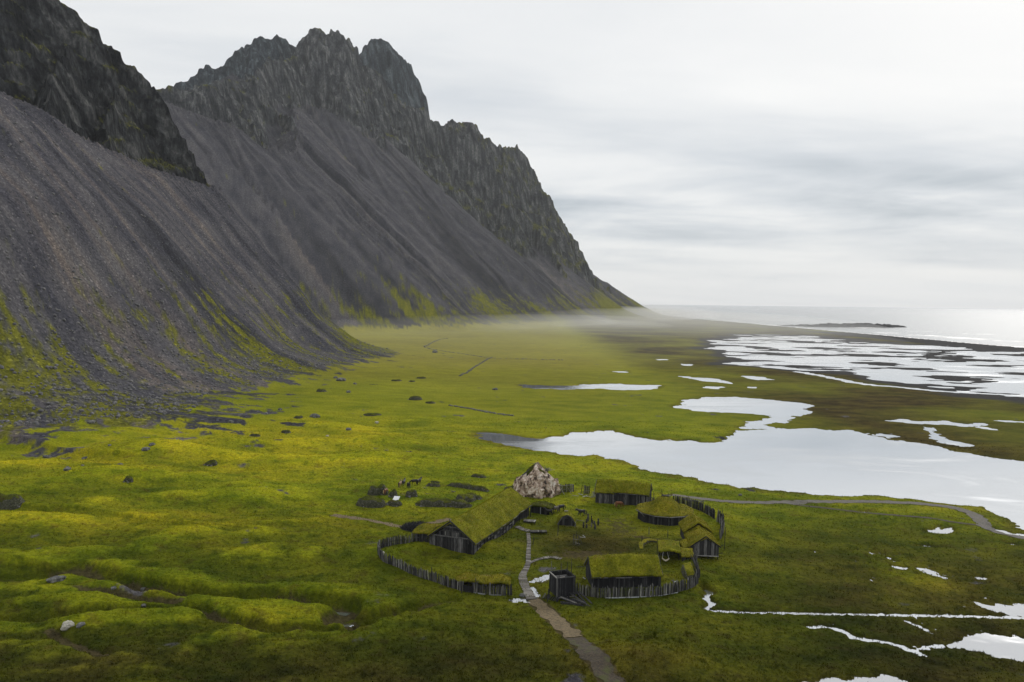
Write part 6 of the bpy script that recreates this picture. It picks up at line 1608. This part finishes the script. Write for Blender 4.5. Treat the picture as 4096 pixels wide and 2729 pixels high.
# ------------------------------------------------------------------ turf ruins, boulders, stone walls
M_SOIL = stone_material('soil_and_stone', ((0.35, (0.016, 0.015, 0.010)), (0.50, (0.040, 0.042, 0.016)), (0.66, (0.11, 0.105, 0.09))), 2.2)
def turf_bank(name, label, px, w, h, mat, stones=0, hollow=False, cat='turf wall'):
    line = smooth_line(np.array([hit(u, v)[:2] for u, v in px]), 6); n = len(line); m = 11
    d = np.gradient(line, axis=0); d /= np.linalg.norm(d, axis=1)[:, None] + 1e-9; nn = np.stack([-d[:, 1], d[:, 0]], 1)
    c = Vector((*line[n // 2], gz(*line[n // 2]))); t = thing(name, label, cat, c)
    V = []; Fc = []
    for i in range(n):
        s = i / (n - 1); e = min(1, 5 * s, 5 * (1 - s)) ** .6 if n > 2 else 1
        for j in range(m):
            k = j / (m - 1) * 2 - 1; q = line[i] + nn[i] * k * w * (.6 + .4 * e)
            zz = gz(*q); prof = (1 - abs(k) ** 5.0) * h * e
            prof *= 1 + .35 * float(perlin2(np.array([q[0] * .7]), np.array([q[1] * .7]))[0])
            V.append((q[0] - c.x, q[1] - c.y, zz - c.z + prof - .12 * (1 - e) - (.25 if j in (0, m - 1) else 0)))
    for i in range(n - 1):
        for j in range(m - 1): a = i * m + j; Fc.append((a, a + 1, a + m + 1, a + m))
    me = mesh_of('turf', V, Fc, mat, True); me.materials.append(M_SOIL)
    for pl in me.polygons: pl.material_index = 1 if abs(pl.normal.z) < .72 and cat == 'turf wall' else 0
    o = part('turf', me, t)
    q = np.array(Fc); p, nr = surface_points(V, q, int(12 * len(line) * w), 5)
    part('grass', blades(p, nr * .7 + np.array([0, 0, .4]), .24, .4, BLADE[mat.name]), t, kind='stuff')
    rg = random.Random(len(label))
    for k in range(stones):
        i = rg.randrange(1, n - 1); s = rg.uniform(-.95, -.35) * (1 if nn[i][1] > 0 else -1); qx = line[i] + nn[i] * s * w
        r = rg.uniform(.2, .42)
        so = part('stone', _stone(k % 4), t); so.location = (qx[0] - c.x, qx[1] - c.y, gz(*qx) - c.z + h * (.15 + .5 * rg.random()) * (1 - abs(s))); so.scale = (r, r, r * .75); so.rotation_euler = (0, 0, rg.uniform(0, 6))
    return t
_st = {}
def _stone(k, mat=None):
    mat = mat or M_STONE; key = (k, mat.name)
    if key not in _st: _st[key] = rock_mesh('stone', 1, .85, .8, mat, 2, .3, 3.1 + k * 2.7, 1.1)
    return _st[key]
turf_bank('turf_ruin', 'dark overgrown ruin mound, lowest on the left of the turf ruins', [(1438,2014),(1470,2020),(1505,2021),(1536,2014)], 2.0, 1.7, M_TURF_D, 6)
turf_bank('turf_ruin', 'dark ruined wall with pale stones behind the lowest left mound', [(1478,1982),(1492,1976),(1512,1977),(1534,1974),(1540,1982)], 1.1, 1.9, M_TURF_D, 8)
turf_bank('turf_ruin', 'dark ruined wall right of the chestnut horse above the white sheet', [(1560,1985),(1574,1988),(1590,1987)], 1.0, 1.5, M_TURF_D, 5)
turf_bank('turf_ruin', 'square dark end wall at the right of the left ruins', [(1624,1984),(1645,1986),(1664,1982)], .9, 1.4, M_TURF_D, 5)
turf_bank('turf_ruin', 'bushy low bank under the white sheet in the ruins', [(1552,2014),(1580,2020),(1606,2016)], 1.1, 1.0, M_TURF_D, 5)
turf_bank('turf_ruin', 'long dark turf bank ending behind the great longhouse roof', [(1664,2014),(1700,2020),(1748,2021),(1800,2022),(1850,2026),(1884,2020)], 1.7, 1.4, M_TURF_D, 10)
turf_bank('turf_ruin', 'rounded grassy bank above the long dark one', [(1830,2004),(1862,2000),(1900,2004)], 1.9, 1.2, M_TURF_D, 4)
turf_bank('turf_ruin', 'dark hollow wall at the top of the rounded bank', [(1846,1994),(1875,1990),(1905,1994),(1925,1998)], .9, 1.0, M_TURF_D, 6)
turf_bank('turf_ruin', 'straight dark sod wall left of the pale crag', [(1784,1941),(1830,1946),(1880,1954),(1925,1962),(1958,1966)], 1.0, .9, M_TURF_D, 5)
turf_bank('turf_ruin', 'small dark oval mound right of the grazing horses', [(1712,1944),(1735,1947),(1756,1943)], 1.0, .9, M_TURF_D, 2)
turf_bank('turf_ruin', 'low dark lip behind the small oval mound', [(1722,1930),(1740,1930),(1760,1933)], .7, .5, M_TURF_D, 1)
turf_bank('turf_ruin', 'short dark sod strip in the slope above the straight sod wall', [(1885,1905),(1912,1908),(1945,1912)], .9, .7, M_TURF_D, 1)
turf_bank('turf_ruin', 'dark mossy bank touching the left of the pale crag', [(2022,1958),(2045,1966),(2066,1962)], 1.0, 1.2, M_TURF_D, 5)
turf_bank('turf_bank', 'grassy bank bounding the lawn left of the open shed', [(2566,2196),(2566,2178),(2600,2166),(2650,2172),(2700,2176)], .6, .5, M_TURF_Y)
turf_bank('turf_bank', 'turf bank sloping down from the open shed to the front palisade', [(2745,2262),(2752,2290),(2765,2320)], 1.1, 1.0, M_TURF)
turf_bank('turf_ruin', 'stone-edged sod ruin at the left edge of the meadow', [(-60,2012),(0,2014),(50,2016),(92,2012)], 2.2, 1.5, M_TURF_D, 9)
for (u, v, w, h, lab) in ((1660,1598,5.5,3.0,'large ruined turf house in the middle meadow'),(1720,1612,3.5,1.6,'low ruin in front of the large ruined turf house'),(1585,1523,4.5,1.6,'dark ruin at the upper left of the middle meadow'),(1648,1526,2.5,1.4,'small dark ruin beside the upper left one'),(1685,1512,5.0,1.4,'flat dark ruin furthest up the middle meadow'),
      (1490,1658,6.0,1.3,'broad low ruin in the left middle meadow'),(1020,1744,2.8,1.6,'dark ruin at the tongue of rubble, left of a pair'),(1145,1728,3.0,1.5,'dark ruin right of the one at the tongue of rubble'),(1192,1670,3.0,1.3,'dark ruin alone below the big scree'),(1285,1565,4.0,2.2,'dark hollow ruin under the toe of the middle scree'),
      (845,1856,3.5,1.6,'dark hollow in the near hummock'),(515,1922,2.3,1.6,'rocky hollow in the near left slope')):
    a = hit(u, v); dx = w * F / a.y / 2
    turf_bank('turf_ruin', lab, [(u - dx, v), (u, v + 2), (u + dx, v)], w * .38, h * .55, M_TURF_D, 9)
def boulders():
    rg = random.Random(8)
    items = [(270,2507,.75,'p','pale flat boulder at the lower left'),(322,2503,.5,'d','grey boulder right of the pale flat one'),(225,2322,.9,'d','large dark boulder in the bank at the lower left'),(455,2355,.4,'d','small stone on the lower left gully edge'),(572,2358,.35,'d','small stone near the middle of the gully edge'),(575,2423,.35,'d','lone stone beside the lower brook'),
      (270,1880,.9,'d','large boulder on the near hummock'),(182,1828,.7,'d','left stone of a pair on the near hummock'),(198,1830,.6,'d','right stone of a pair on the near hummock'),(338,1834,.6,'d','single stone on the crest of the near hummock'),(330,1864,.4,'d','small stone below the crest of the near hummock'),(480,1860,.6,'d','stone at the right end of the near hummock'),
      (583,1800,.9,'d','big dark boulder below the rubble tongue'),(608,1780,.7,'d','stone above the big dark boulder'),(438,1783,.5,'d','small stone left of the big dark boulder'),(365,1692,1.1,'d','pale boulder on the dark rubble mound'),(925,1690,.9,'d','boulder in the bright grass below the scree'),(1260,1668,1.3,'d','pair-less boulder right of the lone ruin'),
      (1395,1720,.9,'d','boulder in the middle of the bright meadow'),(1363,1524,2.4,'d','large crag block at the toe of the middle scree'),(1342,1513,1.2,'d','smaller block left of the large crag block'),(1420,1537,1.0,'d','block right of the large crag block'),(1394,1570,1.2,'d','round pale boulder below the crag blocks'),(1740,1411,2.2,'d','dark block on the far plain'),
      (1120,1640,.8,'d','stone below the big scree, left of the lone ruin'),(1065,1655,.7,'d','stone at the foot of the big scree'),(1310,1745,.5,'p','white stone in the bright meadow'),(1507,1692,.7,'p','white stone below the broad low ruin'),(1980,1560,1.3,'d','dark stone row end in the far meadow'),
      (2440,1932,.5,'d','low dark stone behind the stepped house'),(2960,1982,.5,'d','dark driftwood-like stone near the lagoon shore'),(1528,2215,.45,'p','pale stone at the outside of the curved palisade'),(2090,2385,.45,'d','stone beside the bottom of the boardwalk')]
    for k, (u, v, s, c, lab) in enumerate(items):
        p = hit(u, v); o = bpy.data.objects.new('boulder', rock_mesh('boulder', s * rg.uniform(1.0, 1.5), s, s * rg.uniform(.65, .9), M_PSTONE if c == 'p' else M_STONE, 3, .34, k * 1.7 + 2, 1.0)); COL.objects.link(o)
        o.location = (p.x, p.y, p.z + s * .15); o.rotation_euler = (0, 0, rg.uniform(0, 6)); tag(o, lab, 'boulder', 'boulders in the meadow')
boulders()
def stone_scatter(name, label, n, sampler, rmin, rmax, mat, sub=1):
    """many loose stones as one mesh"""
    rg = np.random.RandomState(len(label)); base = []
    for k in range(4):
        m = rock_mesh('s', 1, .85, .7, mat, sub, .35, k * 3.3 + 1, 1.2); base.append((np.array([v.co[:] for v in m.vertices]), np.array([p.vertices[:] for p in m.polygons]))); bpy.data.meshes.remove(m)
    Vs = []; Fs = []; off = 0
    x, y = sampler(rg, n); z = ground_z(x, y)
    for i in range(len(x)):
        bv, bf = base[i % 4]; r = rmin + (rmax - rmin) * rg.rand() ** 3; a = rg.rand() * 6.28; ca, sa = math.cos(a), math.sin(a)
        q = bv * r; q = np.stack([q[:, 0] * ca - q[:, 1] * sa + x[i], q[:, 0] * sa + q[:, 1] * ca + y[i], q[:, 2] + z[i] + r * .15], 1)
        Vs.append(q); Fs.append(bf + off); off += len(q)
    V = np.concatenate(Vs).astype(np.float32); Fa = np.concatenate(Fs).astype(np.int32)
    me = bpy.data.meshes.new(name); me.vertices.add(len(V)); me.vertices.foreach_set('co', V.ravel()); me.loops.add(Fa.size); me.loops.foreach_set('vertex_index', Fa.ravel())
    me.polygons.add(len(Fa)); me.polygons.foreach_set('loop_start', np.arange(0, Fa.size, 3, dtype=np.int32)); me.polygons.foreach_set('loop_total', np.full(len(Fa), 3, np.int32)); me.update()
    me.materials.append(mat); o = bpy.data.objects.new(name, me); COL.objects.link(o); o['kind'] = 'stuff'; o['label'] = label; return o
def scree_sampler(rg, n):
    out = [[], []]
    while len(out[0]) < n:
        a = rg.uniform(-36, 2, 6000); r = np.exp(rg.uniform(math.log(260), math.log(900), 6000))
        fi = np.clip(np.searchsorted(ROWS, r), 0, len(ROWS) - 1); fj = np.clip(np.searchsorted(AZ, np.radians(a)), 0, len(AZ) - 1)
        sc = G_SCREE[fi, fj]; ok = (sc > 2.5) & (sc < 160) & (G_ROCK[fi, fj] < .1) & (rg.rand(6000) < np.exp(-sc / 45) + .12)
        out[0] += list((r * np.sin(np.radians(a)))[ok]); out[1] += list((r * np.cos(np.radians(a)))[ok])
    return np.array(out[0][:n]), np.array(out[1][:n])
M_RUBBLE = stone_material('scree_stone', ((0.3, (0.05, 0.05, 0.056)), (0.5, (0.11, 0.108, 0.112)), (0.7, (0.22, 0.21, 0.20))), 0.5)
stone_scatter('rubble', 'loose grey stones strewn over the scree', 6500, scree_sampler, .2, 1.1, M_RUBBLE)
def wall_line(label, px, n, r):
    line = smooth_line(np.array([hit(u, v)[:2] for u, v in px]), 6); acc = np.concatenate([[0], np.cumsum(np.hypot(*np.diff(line, axis=0).T))])
    c = Vector((*line[0], gz(*line[0]))); t = thing('stone_wall', label, 'stone wall', c); rg = random.Random(n)
    for i in range(n):
        s = acc[-1] * (i + rg.random()) / n; x = float(np.interp(s, acc, line[:, 0])) + rg.uniform(-.5, .5); y = float(np.interp(s, acc, line[:, 1])) + rg.uniform(-.6, .6)
        o = part('stone', _stone(i % 4), t); o.location = (x - c.x, y - c.y, gz(x, y) - c.z + r * .3); q = r * rg.uniform(.6, 1.3); o.scale = (q * 1.3, q, q * .8); o.rotation_euler = (0, 0, rg.uniform(0, 6))
wall_line('low tumbled stone wall crossing the middle meadow', [(1795,1622),(1830,1628),(1870,1634),(1920,1644),(1980,1655),(2050,1664)], 70, .5)
wall_line('dark stone wall running diagonally across the far plain', [(1838,1505),(1870,1490),(1905,1465),(1950,1438),(1970,1430)], 60, .65)
wall_line('faint stone wall crossing the far plain towards the mist', [(1700,1390),(1760,1402),(1850,1416),(1960,1432),(2100,1437),(2250,1441)], 90, .55)
wall_line('short stone wall at the foot of the far slope', [(1695,1388),(1715,1380),(1750,1362),(1790,1354)], 40, .8)
o = None
def white_sheet():
    p = hit(1583, 2004); t = thing('sheet', 'white sheet lying tilted in the middle of the turf ruins', 'sheet', p)
    V = [(-.75, -.9, .15), (.55, -.9, .15), (.95, .6, .95), (-.45, .7, 1.0), (-.75, -.9, .08), (.55, -.9, .08), (.95, .6, .88), (-.45, .7, .93)]
    part('panel', mesh_of('panel', V, [(0, 1, 2, 3), (7, 6, 5, 4), (0, 4, 5, 1), (1, 5, 6, 2), (2, 6, 7, 3), (3, 7, 4, 0)], M_WHITE), t)
white_sheet()

# ------------------------------------------------------------------ roads and paths laid on the ground
n_ = len(P_GRAVEL); k_ = int(n_ * .47)
ribbon('gravel_path', P_GRAVEL[:k_ + 1], [1.1 + .25 * i / k_ for i in range(k_ + 1)], None, M_GRAVEL, 'tan gravel path leading to the boardwalk', dz=.05, jitter=.7, sub=6)
ribbon('mud_track', P_GRAVEL[k_:], [1.3] * (n_ - k_), None, M_MUDTRACK, 'dark muddy end of the path at the bottom edge', dz=.055, jitter=.7, sub=6)
ribbon('gravel_road', P_ROAD, [1.3 + 1.2 * max(0, i / len(P_ROAD) - .5) for i in range(len(P_ROAD))], None, M_ROAD, 'grey gravel road along the lagoon shore', dz=.05, jitter=.4, sub=6)
ribbon('side_track', P_SPUR, .55, None, M_MUDTRACK, 'narrow dark track below the gravel road', dz=.045, jitter=.6, sub=3)
ribbon('worn_track', P_TRACK, .9, None, M_GRAVEL, 'worn gravel track left of the great longhouse', dz=.04, jitter=.8, sub=4)

# ------------------------------------------------------------------ meadow grass
def meadow_tufts(n=150000):
    rg = np.random.RandomState(21)
    az = np.radians(rg.uniform(-37, 37, n)); r = 92 * np.exp(rg.rand(n) ** 1.15 * math.log(330 / 92))
    x = r * np.sin(az); y = r * np.cos(az)
    fi = np.clip(np.searchsorted(ROWS, r), 0, len(ROWS) - 1); fj = np.clip(np.searchsorted(AZ, az), 0, len(AZ) - 1)
    z = ground_z(x, y)
    ok = (z > ZW + .02) & (G_SCREE[fi, fj] < .8) & (MASKS['cover'][2][fi, fj] < .35)
    for (cx, cy, rz, hx, hy) in FOOTPRINTS:
        dx, dy = x - cx, y - cy; a = dx * math.cos(rz) + dy * math.sin(rz); b = -dx * math.sin(rz) + dy * math.cos(rz)
        ok &= ~((np.abs(a) < hx) & (np.abs(b) < hy))
    for P, w in ((P_GRAVEL, 1.5), (P_ROAD, 1.7), (P_SPUR, .5)):
        d, _ = seg_dist(x, y, P); ok &= d > w * .72
    clump = n01(x, y, 2.2, 2, .5, 30.0); ok &= rg.rand(n) < 0.25 + 1.2 * ss(.4, .75, clump)
    x, y, z, r, fi, fj = x[ok], y[ok], z[ok], r[ok], fi[ok], fj[ok]; m = len(x)
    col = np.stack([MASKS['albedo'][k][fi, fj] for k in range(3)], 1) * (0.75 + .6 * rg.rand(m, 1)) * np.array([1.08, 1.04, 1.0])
    V = []; K = 2
    base = np.stack([x, y, z - .02], 1)
    for k in range(K):
        b = base + np.concatenate([rg.randn(m, 2) * .10, np.zeros((m, 1))], 1)
        d = np.concatenate([rg.randn(m, 2) * .45, np.ones((m, 1))], 1); L = (.14 + .20 * rg.rand(m, 1)) * (1 + .35 * ss(120, 300, r))[:, None]
        s = np.concatenate([rg.randn(m, 2), np.zeros((m, 1))], 1); s /= np.linalg.norm(s, axis=1)[:, None]
        V.append(np.stack([b - s * L * .30, b + s * L * .30, b + d * L], 1))
    V = np.concatenate(V).reshape(-1, 3).astype(np.float32); nt = len(V) // 3
    me = bpy.data.meshes.new('meadow_grass'); me.vertices.add(len(V)); me.vertices.foreach_set('co', V.ravel())
    me.loops.add(len(V)); me.loops.foreach_set('vertex_index', np.arange(len(V), dtype=np.int32))
    me.polygons.add(nt); me.polygons.foreach_set('loop_start', np.arange(0, len(V), 3, dtype=np.int32)); me.polygons.foreach_set('loop_total', np.full(nt, 3, np.int32))
    a = me.attributes.new('albedo', 'FLOAT_COLOR', 'POINT'); c = np.ones((len(V), 4), np.float32); c[:, :3] = np.repeat(np.concatenate([col] * K), 3, 0)
    a.data.foreach_set('color', c.ravel()); me.update()
    m_, nt_, b_ = new_mat('meadow_grass'); t = NT(nt_); t.l.new(t.attr('albedo', 'Color'), b_.inputs['Base Color'])
    tr = t.n.new('ShaderNodeBsdfTranslucent'); t.l.new(t.attr('albedo', 'Color'), tr.inputs[0]); mx = t.n.new('ShaderNodeMixShader'); mx.inputs[0].default_value = 0.5
    t.l.new(b_.outputs[0], mx.inputs[1]); t.l.new(tr.outputs[0], mx.inputs[2]); t.l.new(mx.outputs[0], [n for n in t.n if n.type == 'OUTPUT_MATERIAL'][0].inputs[0]); b_.inputs['Roughness'].default_value = .9; b_.inputs['Specular IOR Level'].default_value = .02
    me.materials.append(m_); o = bpy.data.objects.new('meadow_grass', me); COL.objects.link(o); o['kind'] = 'stuff'; o['label'] = 'tufts of wild grass all over the meadow'
meadow_tufts()

# ------------------------------------------------------------------ haze
def haze(name, density, box, label):
    x0, x1, y0, y1, z0, z1 = box
    V = [(x, y, z) for z in (z0, z1) for (x, y) in ((x0, y0), (x1, y0), (x1, y1), (x0, y1))]
    Fc = [(0, 3, 2, 1), (4, 5, 6, 7), (0, 1, 5, 4), (1, 2, 6, 5), (2, 3, 7, 6), (3, 0, 4, 7)]
    m = bpy.data.materials.new(name); m.use_nodes = True; nt = m.node_tree; nt.nodes.clear()
    out = nt.nodes.new('ShaderNodeOutputMaterial'); v = nt.nodes.new('ShaderNodeVolumePrincipled')
    v.inputs['Color'].default_value = (.93, .95, .97, 1); v.inputs['Density'].default_value = density; v.inputs['Anisotropy'].default_value = .2
    nt.links.new(v.outputs[0], out.inputs['Volume'])
    me = bpy.data.meshes.new(name); me.from_pydata(V, [], Fc); me.update(); me.materials.append(m)
    o = bpy.data.objects.new(name, me); COL.objects.link(o); o['kind'] = 'stuff'; o['label'] = label
haze('haze', 0.000034, (-34000, 34000, -2000, 34000, -6, 1000), 'thin pale sea haze')
def mist(c, rad, density, label):
    bm = bmesh.new(); bmesh.ops.create_uvsphere(bm, u_segments=48, v_segments=24, radius=1.0)
    for v in bm.verts: v.co = (c[0] + v.co.x * rad[0], c[1] + v.co.y * rad[1], c[2] + v.co.z * rad[2])
    me = bpy.data.meshes.new('mist'); bm.to_mesh(me); bm.free()
    m = bpy.data.materials.new('mist'); m.use_nodes = True; nt = m.node_tree; nt.nodes.clear()
    out = nt.nodes.new('ShaderNodeOutputMaterial'); v = nt.nodes.new('ShaderNodeVolumePrincipled')
    v.inputs['Color'].default_value = (.97, .97, .96, 1); v.inputs['Density'].default_value = density; v.inputs['Anisotropy'].default_value = .3
    nt.links.new(v.outputs[0], out.inputs['Volume']); me.materials.append(m)
    o = bpy.data.objects.new('mist', me); COL.objects.link(o); o['kind'] = 'stuff'; o['label'] = label
mist((250, 2250, -2), (640, 1150, 36), 0.0006, 'low bank of mist at the foot of the far slope')
for _c, _r, _d in (((330, 2500, 8), (230, 420, 30), .0011), ((60, 1900, 4), (190, 300, 17), .0010), ((480, 2900, 10), (260, 420, 34), .0012), ((190, 1700, 2), (150, 220, 10), .0009), ((-60, 1560, 3), (130, 210, 12), .0007)):
    mist(_c, _r, _d, 'drifting patch of mist over the far plain')
mist((-20, 1450, -2), (620, 900, 26), 0.00042, 'thin veil of mist over the far plain')
